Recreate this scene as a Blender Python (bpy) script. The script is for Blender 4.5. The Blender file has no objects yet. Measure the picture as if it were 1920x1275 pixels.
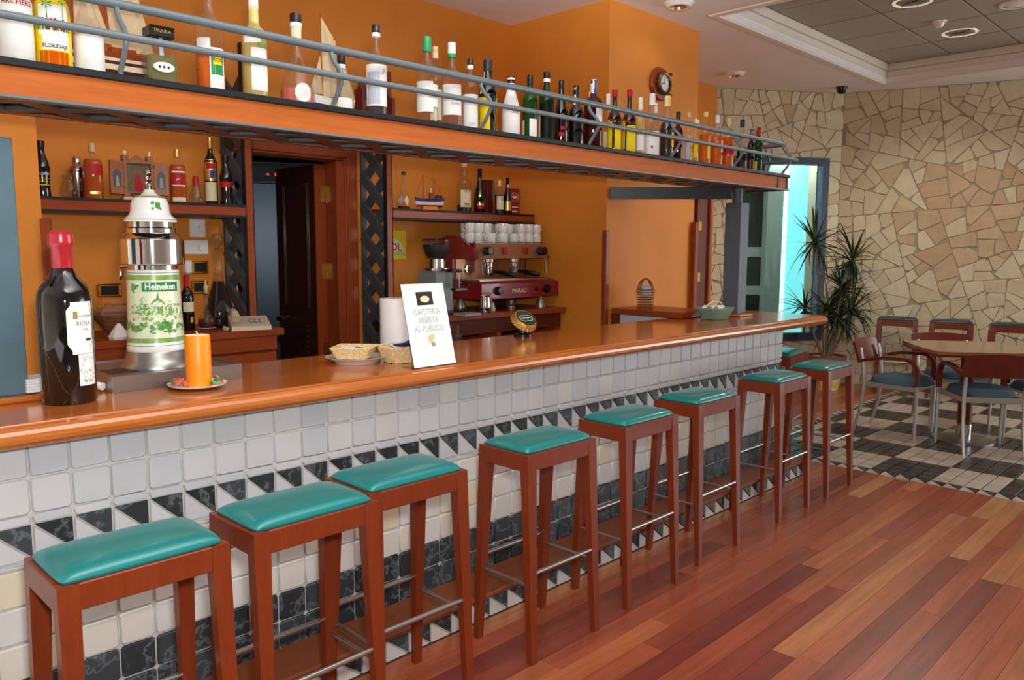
import bpy, math, random
from math import pi, sin, cos, radians, atan2, hypot, sqrt
from mathutils import Vector, Matrix
random.seed(11)
SC = bpy.context.scene
COL = SC.collection

# ---------------------------------------------------------------- camera, world, light, exposure
CAM = Vector((-0.5805, -2.4264, 1.5082))
YAW, PITCH, ROLL = 0.79475, 0.1158, 0.00422
fw = Vector((sin(YAW) * cos(PITCH), cos(YAW) * cos(PITCH), -sin(PITCH)))
rt = Vector((cos(YAW), -sin(YAW), 0))
up = rt.cross(fw)
rt, up = rt * cos(ROLL) + up * sin(ROLL), up * cos(ROLL) - rt * sin(ROLL)
cd = bpy.data.cameras.new('camera')
cd.sensor_width = 36.0
cd.lens = 1483.2 / 1920 * 36
cd.clip_start = 0.02
cam = bpy.data.objects.new('camera', cd)
COL.objects.link(cam)
cam.matrix_world = Matrix(((rt.x, up.x, -fw.x, CAM.x), (rt.y, up.y, -fw.y, CAM.y), (rt.z, up.z, -fw.z, CAM.z), (0, 0, 0, 1)))
SC.camera = cam

SC.view_settings.view_transform = 'Standard'
SC.view_settings.look = 'None'
SC.view_settings.gamma = 1.0
SC.view_settings.use_curve_mapping = False
SC.view_settings.exposure = 0.0
SC.cycles.max_bounces = 8
SC.cycles.transparent_max_bounces = 24
SC.cycles.glossy_bounces = 4
SC.cycles.caustics_reflective = False
SC.cycles.caustics_refractive = False

wd = bpy.data.worlds.new('world')
SC.world = wd
wd.use_nodes = True
wd.node_tree.nodes['Background'].inputs[0].default_value = (0.94, 0.97, 1.0, 1)
wd.node_tree.nodes['Background'].inputs[1].default_value = 1.8


def lamp(name, kind, loc, energy, color=(1, 1, 1), size=0.1, aim=None, spot=None, size_y=None):
    d = bpy.data.lights.new(name, kind)
    d.energy = energy
    d.color = color
    if kind == 'AREA':
        d.shape = 'RECTANGLE' if size_y else 'DISK'
        d.size = size
        if size_y:
            d.size_y = size_y
    elif kind in ('POINT', 'SPOT'):
        d.shadow_soft_size = size
    if spot:
        d.spot_size, d.spot_blend = spot
    o = bpy.data.objects.new(name, d)
    COL.objects.link(o)
    o.location = loc
    if aim is not None:
        o.rotation_euler = (Vector(aim) - Vector(loc)).to_track_quat('-Z', 'Y').to_euler()
    return o


# the flash on the camera, its bounce off the ceiling, an added spot on the ceiling ahead, and the daylight of the glazed front at the right
lamp('camera_flash', 'AREA', CAM + rt * 0.06 + up * 0.17, 50, (0.97, 0.985, 1.0), 0.14, CAM + fw * 4 + Vector((-0.45, 0.1, 0.05)))
lamp('flash_bounce', 'SPOT', CAM + Vector((0.1, -0.1, 0.25)), 1300, (0.95, 0.98, 1.0), 0.10, CAM + Vector((1.2, .75, 1.7)), (1.08, 0.6))
lamp('ceiling_fill_spot', 'SPOT', CAM + Vector((0.1, -0.1, 0.25)), 1150, (0.97, 0.985, 1.0), 0.10, CAM + Vector((2.3, 1.7, 1.75)), (0.72, 1.0))  # added fill, brightens the ceiling farther ahead
lamp('daylight_front', 'AREA', (9.6, -5.3, 1.5), 150, (0.93, 0.97, 1.0), 4.2, (5.5, -1.5, 1.6), size_y=2.6)

lamp('outside_column_fill', 'AREA', (7.92, 1.72, 2.72), 26, (0.95, 1.0, 1.0), 0.25, (8.02, 1.86, 0))  # added lamp hidden above the window, brightens the column outside


# ---------------------------------------------------------------- materials
def lin(h):
    if isinstance(h, str):
        h = h.lstrip('#')
        c = [int(h[i:i + 2], 16) / 255 for i in (0, 2, 4)]
    else:
        c = list(h)
    return tuple((v / 12.92 if v <= 0.04045 else ((v + 0.055) / 1.055) ** 2.4) for v in c) + (1.0,)


class NT:
    def __init__(s, name):
        s.m = bpy.data.materials.new(name)
        s.m.use_nodes = True
        s.t = s.m.node_tree
        s.b = s.t.nodes['Principled BSDF']
        s.out = s.t.nodes['Material Output']

    def n(s, typ, **kw):
        nd = s.t.nodes.new(typ)
        for k, v in kw.items():
            setattr(nd, k, v)
        return nd

    def l(s, a, b):
        s.t.links.new(a, b)

    def ramp(s, stops, src, interp='LINEAR'):
        r = s.n('ShaderNodeValToRGB')
        r.color_ramp.interpolation = interp
        e = r.color_ramp.elements
        while len(e) < len(stops):
            e.new(0.5)
        for el, (p, c) in zip(e, stops):
            el.position = p
            el.color = lin(c)
        s.l(src, r.inputs[0])
        return r

    def coords(s, scale=(1, 1, 1), rnd=False):
        tc = s.n('ShaderNodeTexCoord')
        mp = s.n('ShaderNodeMapping')
        mp.inputs['Scale'].default_value = scale
        s.l(tc.outputs['Object'], mp.inputs['Vector'])
        if rnd:
            oi = s.n('ShaderNodeObjectInfo')
            mu = s.n('ShaderNodeMath', operation='MULTIPLY')
            mu.inputs[1].default_value = 37.0
            s.l(oi.outputs['Random'], mu.inputs[0])
            cb = s.n('ShaderNodeCombineXYZ')
            for i in range(3):
                s.l(mu.outputs[0], cb.inputs[i])
            s.l(cb.outputs[0], mp.inputs['Location'])
        return mp.outputs[0]

    def noise(s, vec, scale, detail=4, rough=0.55):
        n = s.n('ShaderNodeTexNoise')
        n.inputs['Scale'].default_value = scale
        n.inputs['Detail'].default_value = detail
        n.inputs['Roughness'].default_value = rough
        s.l(vec, n.inputs['Vector'])
        return n.outputs['Fac']

    def bump(s, src, strength=0.2, dist=0.002):
        b = s.n('ShaderNodeBump')
        b.inputs['Strength'].default_value = strength
        b.inputs['Distance'].default_value = dist
        s.l(src, b.inputs['Height'])
        s.l(b.outputs[0], s.b.inputs['Normal'])


def mat(name, col, rough=0.5, metal=0.0, spec=0.5, coat=0.0, vary=0.06, nscale=30, bump=0.0, emit=None, estr=1.0):
    t = NT(name)
    b = t.b
    b.inputs['Roughness'].default_value = rough
    b.inputs['Metallic'].default_value = metal
    b.inputs['Specular IOR Level'].default_value = spec
    b.inputs['Coat Weight'].default_value = coat
    if vary > 0:
        v = t.coords()
        f = t.noise(v, nscale, 3)
        c = lin(col)
        r = t.n('ShaderNodeValToRGB')
        e = r.color_ramp.elements
        e[0].position, e[1].position = 0.3, 0.7
        e[0].color = tuple(x * (1 - vary) for x in c[:3]) + (1,)
        e[1].color = tuple(min(1, x * (1 + vary)) for x in c[:3]) + (1,)
        t.l(f, r.inputs[0])
        t.l(r.outputs[0], b.inputs['Base Color'])
        if bump:
            t.bump(f, bump)
    else:
        b.inputs['Base Color'].default_value = lin(col)
    if emit:
        b.inputs['Emission Color'].default_value = lin(emit)
        b.inputs['Emission Strength'].default_value = estr
    return t.m


def wood(name, dark, light, scale=(1, 1, 1), rough=0.3, coat=0.3, grain=9, rnd=True, bump=0.05):
    t = NT(name)
    v = t.coords(scale, rnd)
    f = t.noise(v, grain, 5, 0.6)
    g = t.noise(v, grain * 5, 3, 0.6)
    mx = t.n('ShaderNodeMath', operation='MULTIPLY_ADD')
    mx.inputs[1].default_value = 0.35
    t.l(g, mx.inputs[0])
    mm = t.n('ShaderNodeMath', operation='MULTIPLY')
    mm.inputs[1].default_value = 0.65
    t.l(f, mm.inputs[0])
    t.l(mm.outputs[0], mx.inputs[2])
    r = t.ramp([(0.3, dark), (0.7, light)], mx.outputs[0])
    t.l(r.outputs[0], t.b.inputs['Base Color'])
    t.b.inputs['Roughness'].default_value = rough
    t.b.inputs['Coat Weight'].default_value = coat
    t.b.inputs['Coat Roughness'].default_value = 0.12
    if bump:
        t.bump(mx.outputs[0], bump)
    return t.m


def perobj(name, stops, rough=0.4, vein=None, nscale=14, mixf=0.35, coat=0.0, bump=0.1, stretch=(1, 1, 1), spec=0.5):
    """colour picked per object, with grain or veins over it"""
    t = NT(name)
    oi = t.n('ShaderNodeObjectInfo')
    base = t.ramp(stops, oi.outputs['Random'])
    v = t.coords(stretch, True)
    f = t.noise(v, nscale, 6, 0.62)
    mx = t.n('ShaderNodeMix', data_type='RGBA', blend_type='MIX')
    if vein:
        ab = t.ramp([(0.0, '000000'), (0.47, '000000'), (0.5, 'ffffff'), (0.53, '000000'), (1, '000000')], f)
        mu = t.n('ShaderNodeMath', operation='MULTIPLY')
        mu.inputs[1].default_value = mixf
        t.l(ab.outputs[0], mu.inputs[0])
        t.l(mu.outputs[0], mx.inputs[0])
        t.l(base.outputs[0], mx.inputs[6])
        mx.inputs[7].default_value = lin(vein)
    else:
        hs = t.n('ShaderNodeHueSaturation')
        mr = t.n('ShaderNodeMapRange')
        mr.inputs[1].default_value, mr.inputs[2].default_value = 0.25, 0.75
        mr.inputs[3].default_value, mr.inputs[4].default_value = 1 - mixf, 1 + mixf
        t.l(f, mr.inputs[0])
        t.l(mr.outputs[0], hs.inputs['Value'])
        t.l(base.outputs[0], hs.inputs['Color'])
        mx.inputs[0].default_value = 1.0
        t.l(hs.outputs[0], mx.inputs[7])
    t.l(mx.outputs[2], t.b.inputs['Base Color'])
    t.b.inputs['Roughness'].default_value = rough
    t.b.inputs['Coat Weight'].default_value = coat
    t.b.inputs['Coat Roughness'].default_value = 0.15
    t.b.inputs['Specular IOR Level'].default_value = spec
    if bump:
        t.bump(f, bump)
    return t.m


def glass(name, tint, rough=0.03, density=0.0, body=None):
    """thin bottle glass: tinted see-through with Fresnel shine; body = mixed-in cloudy colour, on clear glass a painted white sheen"""
    t = NT(name)
    t.t.nodes.remove(t.b)
    tr = t.n('ShaderNodeBsdfTransparent')
    tr.inputs[0].default_value = lin(tint)
    gl = t.n('ShaderNodeBsdfGlossy')
    gl.inputs['Roughness'].default_value = rough
    fr = t.n('ShaderNodeFresnel')
    fr.inputs[0].default_value = 1.45
    last = tr.outputs[0]
    if density > 0:
        df = t.n('ShaderNodeBsdfDiffuse')
        df.inputs[0].default_value = lin(body or tint)
        m0 = t.n('ShaderNodeMixShader')
        m0.inputs[0].default_value = density
        t.l(last, m0.inputs[1])
        t.l(df.outputs[0], m0.inputs[2])
        last = m0.outputs[0]
    ge = t.n('ShaderNodeNewGeometry')
    iv = t.n('ShaderNodeMath', operation='SUBTRACT')
    iv.inputs[0].default_value = 1.0
    t.l(ge.outputs['Backfacing'], iv.inputs[1])
    mu = t.n('ShaderNodeMath', operation='MULTIPLY')
    t.l(fr.outputs[0], mu.inputs[0])
    t.l(iv.outputs[0], mu.inputs[1])
    ms = t.n('ShaderNodeMixShader')
    t.l(mu.outputs[0], ms.inputs[0])
    t.l(last, ms.inputs[1])
    t.l(gl.outputs[0], ms.inputs[2])
    t.l(ms.outputs[0], t.out.inputs[0])
    return t.m


M = {}
M['orange'] = mat('orange_paint', 'dc8832', 0.5, spec=0.25, vary=0.05, nscale=3)
M['white_paint'] = mat('ceiling_paint', 'f0ebe8', 0.8, vary=0.02, nscale=4)
M['cream'] = mat('cornice_paint', 'e8e0d2', 0.7, vary=0.02)
M['ctile'] = perobj('ceiling_tile_board', [(0, 'a39e94'), (1, 'aeaaa0')], 0.9, nscale=120, mixf=0.12, bump=0.05)
M['tbar'] = mat('ceiling_grid_metal', '8a6a3c', 0.5, 0.3)
M['grout'] = mat('pale_grout', 'c2bfb8', 0.85, vary=0.06, nscale=40)
M['fgrout'] = mat('floor_grout', '5e5446', 0.9, vary=0.1)
M['mortar'] = mat('stone_mortar', 'a89c86', 0.95, vary=0.12, nscale=60, bump=0.3)
M['stone'] = perobj('tan_stone', [(0, 'c9bc9c'), (0.3, 'd1c6a7'), (0.6, 'd7cdb0'), (0.85, 'cfc2a3'), (0.97, 'c8b794'), (1, 'bfa984')], 0.85, nscale=9, mixf=0.12, bump=0.35)
M['stone_o'] = perobj('ochre_stone', [(0, 'bda282'), (1, 'c5ad8e')], 0.85, nscale=9, mixf=0.12, bump=0.35)
M['marble_w'] = perobj('white_marble', [(0, 'b6b9bc'), (0.4, 'bdc0c2'), (0.8, 'c3c5c5'), (1, 'c5c3bd')], 0.35, nscale=7, mixf=0.05, stretch=(1, 1, 0.5), bump=0.04)
M['marble_c'] = perobj('cream_marble', [(0, 'c9c8c5'), (0.5, 'cecbc4'), (0.85, 'cfcabd'), (0.97, 'cec3a4'), (1, 'c9c8c5')], 0.35, nscale=7, mixf=0.05, bump=0.04)
M['marble_g'] = perobj('grey_marble_strip', [(0, 'b6b9bd'), (1, 'c2c4c5')], 0.35, nscale=8, mixf=0.05)
M['marble_b'] = perobj('black_marble', [(0, '23282b'), (0.5, '2e3539'), (1, '3c4448')], 0.35, vein='8b9698', nscale=9, mixf=0.38, bump=0.05)
M['fl_w'] = perobj('white_floor_marble', [(0, 'a89c8c'), (0.5, 'b7ab9b'), (1, 'bfb2a2')], 0.3, nscale=10, mixf=0.08)
M['fl_b'] = perobj('black_floor_marble', [(0, '24231f'), (0.6, '2e2c28'), (1, '393733')], 0.28, vein='6f6c66', nscale=8, mixf=0.3)
M['plank'] = perobj('floor_plank_wood', [(0, '6a291f'), (0.14, '823a25'), (0.34, '964a2b'), (0.56, '8f442a'), (0.74, '9e5632'), (0.88, 'a9693f'), (0.95, 'a97a4c'), (1, '762f22')], 0.34, nscale=4, mixf=0.4, coat=0.12, stretch=(0.5, 8, 8), bump=0.03)
M['counter'] = wood('varnished_counter_wood', '9c4f1e', 'c6722e', (0.5, 9, 9), 0.18, 0.5, 4, False, 0.0)
M['fascia'] = wood('fascia_wood', 'ae5a26', 'cb7034', (0.6, 8, 8), 0.5, 0.0, 4, False)
M['stoolw'] = wood('cherry_stool_wood', '6b2911', '7e3518', (6, 6, 0.8), 0.3, 0.35, 5)
M['cabw'] = wood('red_brown_cabinet_wood', '843616', 'a24a20', (1, 6, 6), 0.35, 0.15, 4)
M['cabd'] = wood('dark_cabinet_wood', '572210', '6e3016', (6, 6, 0.8), 0.4, 0.1, 4)
M['jamb'] = wood('door_casing_wood', '86381a', 'a04a22', (7, 7, 0.7), 0.4, 0.1, 4)
M['ledge'] = wood('footrest_wood', '6e3a1e', '87492a', (0.6, 8, 8), 0.4, 0.2, 4, False)
M['doorw'] = wood('dark_door_wood', '3a1f18', '4c2a20', (7, 7, 0.7), 0.3, 0.4, 4)
M['slat'] = wood('lattice_wood', '6b4028', '84523a', (3, 3, 3), 0.5, 0.1, 4)
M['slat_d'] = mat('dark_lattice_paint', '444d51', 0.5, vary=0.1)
M['steelblue'] = mat('grey_blue_steel_paint', '4c6873', 0.5, 0.0, vary=0.1, nscale=8, bump=0.03)
M['steelgrey'] = mat('grey_steel_paint', '56636c', 0.5, 0.0, vary=0.08, nscale=8)
M['railp'] = mat('rail_grey_paint', '6c7a80', 0.4, 0.1, vary=0.05)
M['darkmetal'] = mat('dark_grey_metal', '2b3135', 0.4, 0.2, vary=0.08)
M['black'] = mat('black_plastic', '121212', 0.3, vary=0.0)
M['blackgl'] = mat('black_bottle_glass', '0d0a09', 0.07, coat=0.6, vary=0.0)
M['browngl'] = mat('brown_bottle_glass', '2c140b', 0.08, coat=0.6, vary=0.0)
M['plumgl'] = mat('plum_bottle_glass', '25141c', 0.08, coat=0.6, vary=0.0)
M['teal'] = mat('teal_vinyl', '0d7472', 0.3, coat=0.25, vary=0.03, nscale=60, bump=0.02)
M['teal_d'] = mat('dark_teal_vinyl', '203c3b', 0.4, vary=0.05)
M['chrome'] = mat('chrome', 'd8d8d8', 0.08, 1.0, vary=0.0)
M['steel'] = mat('brushed_steel', 'a8a5a0', 0.38, 1.0, vary=0.05, nscale=80)
M['fridge'] = mat('fridge_steel', '2a2f34', 0.3, 1.0, vary=0.05, nscale=60)
M['brass'] = mat('brass', 'd8b04a', 0.2, 1.0, vary=0.05)
M['gold'] = mat('gold_foil', 'e6c06a', 0.3, 0.75, vary=0.05)
M['white'] = mat('white_print', 'f2f1ec', 0.5, spec=0.15, vary=0.0)
M['porc'] = mat('white_porcelain', 'f0eee8', 0.15, coat=0.5, vary=0.02)
M['paper'] = mat('white_paper', 'f4f3ef', 0.6, spec=0.15, vary=0.01)
M['creamp'] = mat('cream_label', 'e8ddb8', 0.6, spec=0.15, vary=0.04)
M['yellowp'] = mat('yellow_label', 'efd21a', 0.5, spec=0.15, vary=0.04)
M['redp'] = mat('red_label', 'b51f24', 0.4, spec=0.15, vary=0.04)
M['greenp'] = mat('green_print', '2e8a4a', 0.5, spec=0.15, vary=0.06)
M['green2'] = mat('olive_green_glaze', '86ab5c', 0.3, vary=0.25, nscale=50)
M['green3'] = mat('leaf_green_glaze', '4d9247', 0.3, vary=0.2, nscale=70)
M['green5'] = mat('green_washed_glaze', 'e2eac8', 0.2, coat=0.4, vary=0.06, nscale=40)
M['green4'] = mat('pale_green_glaze', 'cfdcab', 0.3, vary=0.12, nscale=40)
M['greyp'] = mat('grey_print', '9a9a98', 0.6, spec=0.15, vary=0.05)
M['silverp'] = mat('silver_grey_lettering', 'b4b4b4', 0.6, vary=0.0, spec=0.2)
M['inkp'] = mat('dark_ink', '33312e', 0.6, spec=0.15, vary=0.05)
M['bluep'] = mat('blue_print', '3a4c9a', 0.5, spec=0.15, vary=0.05)
M['blackp'] = mat('black_label', '161616', 0.4, spec=0.15, vary=0.0)
M['redcap'] = mat('red_cap', 'b3262a', 0.3, spec=0.15, vary=0.03)
M['wax'] = mat('red_wax', 'b8252f', 0.25, coat=0.4, vary=0.12, nscale=60, bump=0.2)
M['greencap'] = mat('green_cap', '1fa35c', 0.35, vary=0.03)
M['peachcap'] = mat('peach_cap', 'ecc49a', 0.4, vary=0.02)
M['yellowcap'] = mat('yellow_cap', 'f0d060', 0.4, vary=0.02)
M['wirem'] = mat('dull_wire', '6e6454', 0.5, 0.5, vary=0.0)
M['edgeblk'] = mat('black_edge_trim', '1b1f22', 0.5, spec=0.3, vary=0.0)
M['bronze_d'] = mat('dull_bronze', '6e5a38', 0.4, 0.8, vary=0.1)
M['oldpaint'] = mat('olive_painting', '5f5c34', 0.6, vary=0.35, nscale=60)
M['dgreenface'] = mat('dark_green_enamel', '1f3d2c', 0.3, coat=0.3, vary=0.03)
M['cork'] = mat('pale_cork', 'd9c28c', 0.6, vary=0.06)
M['clear'] = glass('clear_glass', 'fbfbfb', density=0.012, body='f6f6f2')  # faint white body imitates a sheen on the glass
M['clear_y'] = glass('pale_yellow_glass', 'f4ecb4', density=0.35, body='f0e29a')
M['clear_g'] = glass('smoky_clear_glass', 'f2f4f0', density=0.015, body='e8e8e2')  # whitish glare put into the body colour
M['greengl'] = glass('green_bottle_glass', '3c7d35', density=0.3, body='2f7a2a')
M['dgreengl'] = glass('dark_green_bottle_glass', '2c5226', density=0.5, body='1f4a20')
M['l_or'] = glass('orange_liquor', 'f07808', density=0.7, body='f07000')
M['l_amb'] = glass('amber_liquor', 'd06008', density=0.75, body='c85a08')
M['l_red'] = glass('red_brown_liquor', '9a3010', density=0.6, body='8a2608')
M['l_pink'] = glass('pink_liqueur', 'f09080', density=0.7, body='f07f70')
M['l_yel'] = glass('pale_yellow_liquor', 'f4ec9c', density=0.4, body='efe58a')
M['l_oliv'] = glass('olive_liquor', 'b0ac70', density=0.5, body='9a9560')
M['l_dark'] = mat('dark_wine', '150809', 0.1, vary=0.0)
M['l_ruby'] = glass('ruby_liquor', '7a1f20', density=0.5, body='7a1a1e')
M['rubygl'] = glass('dark_red_bottle_glass', '5a1a18', density=0.6, body='4c1414')
M['acrylic'] = glass('clear_acrylic', 'f2f4f4')
M['film'] = glass('clear_film', 'f4f4f4', rough=0.15, density=0.06, body='ffffff')
M['pane'] = glass('window_glass', 'e8f4f2')
M['candle'] = mat('orange_candle_wax', 'f58f0c', 0.4, vary=0.06, nscale=20)
M['candlet'] = mat('pale_candle_top', 'f6d9a8', 0.5, vary=0.03)
M['petal'] = mat('salmon_petal', 'd9694a', 0.7, vary=0.2)
M['wicker'] = mat('pale_wicker', 'e4c894', 0.7, vary=0.25, nscale=120, bump=0.3)
M['wickerd'] = mat('brown_wicker', '8a5a36', 0.7, vary=0.3, nscale=120)
M['wickerg'] = mat('green_wicker', '7f9f86', 0.7, vary=0.2, nscale=120)
M['beigepl'] = mat('beige_phone_plastic', 'd8c7ab', 0.4, vary=0.02)
M['redm'] = mat('dark_red_enamel', '8a1826', 0.3, coat=0.4, vary=0.03)
M['bronze'] = mat('bronze_panel', 'b58664', 0.3, 0.6, vary=0.05)
M['alu'] = mat('cast_aluminium', 'b3aca2', 0.4, 0.8, vary=0.06)
M['greyplast'] = mat('grey_plastic', '8d8f90', 0.45, vary=0.03)
M['bean'] = mat('coffee_beans', '2a1a12', 0.6, vary=0.4, nscale=150)
M['chairgrey'] = mat('silver_grey_chair_paint', 'a9a9a2', 0.35, 0.4, vary=0.03)
M['chairblue'] = mat('slate_blue_fabric', '3a5563', 0.85, vary=0.15, nscale=200, bump=0.2)
M['chairwood'] = wood('chair_red_wood', '5e2214', '74301c', (5, 5, 5), 0.3, 0.3, 4)
M['tablew'] = wood('table_top_wood', '8a5a36', '9a6a42', (3, 6, 6), 0.12, 0.6, 4)
M['terra'] = mat('terracotta', '8a4a34', 0.7, vary=0.1)
M['leaf'] = mat('dracaena_leaf', '23391f', 0.45, vary=0.2, nscale=12)
M['leaf2'] = mat('dracaena_leaf_light', '3f5a2c', 0.45, vary=0.2, nscale=12)
M['bark'] = mat('plant_stem', '7a6a50', 0.8, vary=0.2)
M['soil'] = mat('soil', '2a2018', 0.9, vary=0.3)
M['navy'] = mat('navy_window_frame', '2b3a56', 0.4, vary=0.05)
M['greygreen'] = mat('grey_green_column_paint', 'c4d0cb', 0.7, vary=0.04)
M['darkstone'] = mat('dark_outside_wall', '2b3436', 0.8, vary=0.3, nscale=30)
M['daylight'] = mat('turquoise_daylight_glow', '8fe0e6', 0.6, vary=0.0, emit='7fe4ee', estr=0.9)  # glowing surface standing for the daylight outside
M['daylight_w'] = mat('overbright_edge_glow', 'ffffff', 0.6, vary=0.0, emit='f2fffb', estr=1.15)  # glow put in for the overbright edge beside the daylight
M['led'] = mat('red_led', 'ff2000', 0.5, vary=0.0, emit='ff2a08', estr=6)
M['lampglow'] = mat('lamp_reflector', 'ded8d0', 0.15, 0.9, vary=0.0, emit='fff2e0', estr=0.45)
M['maroon'] = mat('maroon_lacquer', '5a1a18', 0.35, vary=0.06)
M['sail'] = mat('sail_cloth', 'c3ab86', 0.8, spec=0.15, vary=0.06)
M['hullw'] = mat('white_hull_paint', 'e8e4dc', 0.4, vary=0.02)
M['hullb'] = mat('blue_hull_paint', '1f3560', 0.4, vary=0.03)
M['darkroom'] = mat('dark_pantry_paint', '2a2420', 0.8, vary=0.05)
M['rosew'] = wood('triptych_wood', '8f5230', 'a8683e', (9, 9, 1), 0.5, 0.1, 4)
M['palew'] = mat('pale_pine', 'd9b98a', 0.6, vary=0.05)
M['dimblue'] = mat('pale_blue_panel', 'b9bfd0', 0.4, vary=0.02)
for k_, sp_, co_ in (('fascia', .12, 0), ('stoolw', .3, .12), ('cabw', .25, .08), ('cabd', .25, .05), ('jamb', .25, .05), ('chairwood', .3, .1), ('ledge', .3, .05)):
    b_ = M[k_].node_tree.nodes['Principled BSDF']
    b_.inputs['Specular IOR Level'].default_value = sp_
    b_.inputs['Coat Weight'].default_value = co_


# ---------------------------------------------------------------- mesh helpers
class MB:
    def __init__(s):
        s.v, s.f, s.mi, s.sm = [], [], [], []

    def add(s, vs, fs, m=0, smooth=False):
        o = len(s.v)
        s.v += [tuple(v) for v in vs]
        for f in fs:
            s.f.append([i + o for i in f])
            s.mi.append(m)
            s.sm.append(smooth)
        return s

    def box(s, x0, x1, y0, y1, z0, z1, m=0, b=0.0):
        if b <= 0:
            v = [(x, y, z) for x in (x0, x1) for y in (y0, y1) for z in (z0, z1)]
            return s.add(v, [(0, 1, 3, 2), (4, 6, 7, 5), (0, 4, 5, 1), (2, 3, 7, 6), (0, 2, 6, 4), (1, 5, 7, 3)], m)
        b = min(b, abs(x1 - x0) * .45, abs(y1 - y0) * .45, abs(z1 - z0) * .45)
        X, Y, Z = (x0, x1), (y0, y1), (z0, z1)
        v, ix = [], {}
        for i in (0, 1):
            for j in (0, 1):
                for k in (0, 1):
                    dx, dy, dz = (b if i == 0 else -b), (b if j == 0 else -b), (b if k == 0 else -b)
                    for a in range(3):
                        ix[(i, j, k, a)] = len(v)
                        p = [X[i] + (0 if a == 0 else dx), Y[j] + (0 if a == 1 else dy), Z[k] + (0 if a == 2 else dz)]
                        v.append(p)
        F = []

        def q(*c):
            F.append([ix[t] for t in c])
        for i in (0, 1):
            c = [(i, 0, 0, 0), (i, 0, 1, 0), (i, 1, 1, 0), (i, 1, 0, 0)]
            q(*(c if i == 0 else c[::-1]))
            c = [(0, i, 0, 1), (1, i, 0, 1), (1, i, 1, 1), (0, i, 1, 1)]
            q(*(c if i == 0 else c[::-1]))
            c = [(0, 0, i, 2), (0, 1, i, 2), (1, 1, i, 2), (1, 0, i, 2)]
            q(*(c if i == 0 else c[::-1]))
        for i in (0, 1):
            for j in (0, 1):
                fl = (i + j) % 2
                c = [(i, j, 0, 0), (i, j, 0, 1), (i, j, 1, 1), (i, j, 1, 0)]
                q(*(c if fl else c[::-1]))
                c = [(i, 0, j, 0), (i, 0, j, 2), (i, 1, j, 2), (i, 1, j, 0)]
                q(*(c[::-1] if fl else c))
                c = [(0, i, j, 1), (0, i, j, 2), (1, i, j, 2), (1, i, j, 1)]
                q(*(c if fl else c[::-1]))
                for k in (0, 1):
                    c = [(i, j, k, 0), (i, j, k, 1), (i, j, k, 2)]
                    q(*(c if (i + j + k) % 2 else c[::-1]))
        return s.add(v, F, m)

    def prism(s, poly, z0, z1, m=0, axis='z', top=1.0, smooth=False):
        """poly of 2D points (counter-clockwise) pushed along an axis"""
        n = len(poly)
        cx, cy = sum(p[0] for p in poly) / n, sum(p[1] for p in poly) / n
        t = [(cx + (p[0] - cx) * top, cy + (p[1] - cy) * top) for p in poly]

        def mk(p, z):
            return {'z': (p[0], p[1], z), 'y': (p[0], z, p[1]), 'x': (z, p[0], p[1])}[axis]
        v = [mk(p, z0) for p in poly] + [mk(p, z1) for p in t]
        F = [list(range(n))[::-1], list(range(n, 2 * n))]
        if axis == 'y':
            F = [f[::-1] for f in F]
        s.add(v, F, m)
        Q = [(i, (i + 1) % n, n + (i + 1) % n, n + i) for i in range(n)]
        if axis == 'y':
            Q = [f[::-1] for f in Q]
        return s.add(v, Q, m, smooth)

    def lathe(s, prof, n=20, c=(0, 0, 0), m=0, smooth=True, sq=None):
        """prof: (r, z) from bottom to top; sq = superellipse power for squarish bottles, with (sx, sy)"""
        vs, fs = [], []
        rings = []
        for r, z in prof:
            if r <= 1e-6:
                rings.append([len(vs)])
                vs.append((c[0], c[1], c[2] + z))
            else:
                ring = []
                for i in range(n):
                    a = 2 * pi * (i + .5) / n
                    x, y = cos(a), sin(a)
                    if sq:
                        k = (abs(x) ** sq[0] + abs(y) ** sq[0]) ** (-1 / sq[0])
                        x, y = x * k * sq[1], y * k * sq[2]
                    ring.append(len(vs))
                    vs.append((c[0] + r * x, c[1] + r * y, c[2] + z))
                rings.append(ring)
        for a, b in zip(rings, rings[1:]):
            if len(a) == 1 and len(b) == 1:
                continue
            for i in range(n):
                j = (i + 1) % n
                if len(a) == 1:
                    fs.append((a[0], b[j], b[i]))
                elif len(b) == 1:
                    fs.append((a[i], a[j], b[0]))
                else:
                    fs.append((a[i], a[j], b[j], b[i]))
        return s.add(vs, fs, m, smooth)

    def tube(s, pts, r, n=8, m=0, closed=False, smooth=True, rad=None):
        P = [Vector(p) for p in pts]
        k = len(P)
        vs, fs = [], []
        prev = None
        for i, p in enumerate(P):
            if closed:
                t = (P[(i + 1) % k] - P[i - 1]).normalized()
            else:
                t = (P[min(i + 1, k - 1)] - P[max(i - 1, 0)]).normalized()
            if prev is None:
                a = Vector((0, 0, 1)) if abs(t.z) < .9 else Vector((1, 0, 0))
                nrm = (a - t * a.dot(t)).normalized()
            else:
                nrm = (prev - t * prev.dot(t)).normalized()
            prev = nrm
            bn = t.cross(nrm)
            rr = rad[i] if rad else r
            for j in range(n):
                a = 2 * pi * j / n
                vs.append(tuple(p + (nrm * cos(a) + bn * sin(a)) * rr))
        for i in range(k if closed else k - 1):
            for j in range(n):
                a, b = i * n + j, i * n + (j + 1) % n
                c, d = ((i + 1) % k) * n + (j + 1) % n, ((i + 1) % k) * n + j
                fs.append((a, b, c, d))
        if not closed:
            fs.append(list(range(n))[::-1])
            fs.append([(k - 1) * n + j for j in range(n)])
        return s.add(vs, fs, m, smooth)

    def cyl(s, a, b, r, n=16, m=0, r2=None):
        return s.tube([a, b], r, n, m, smooth=True, rad=[r, r if r2 is None else r2])

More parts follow.
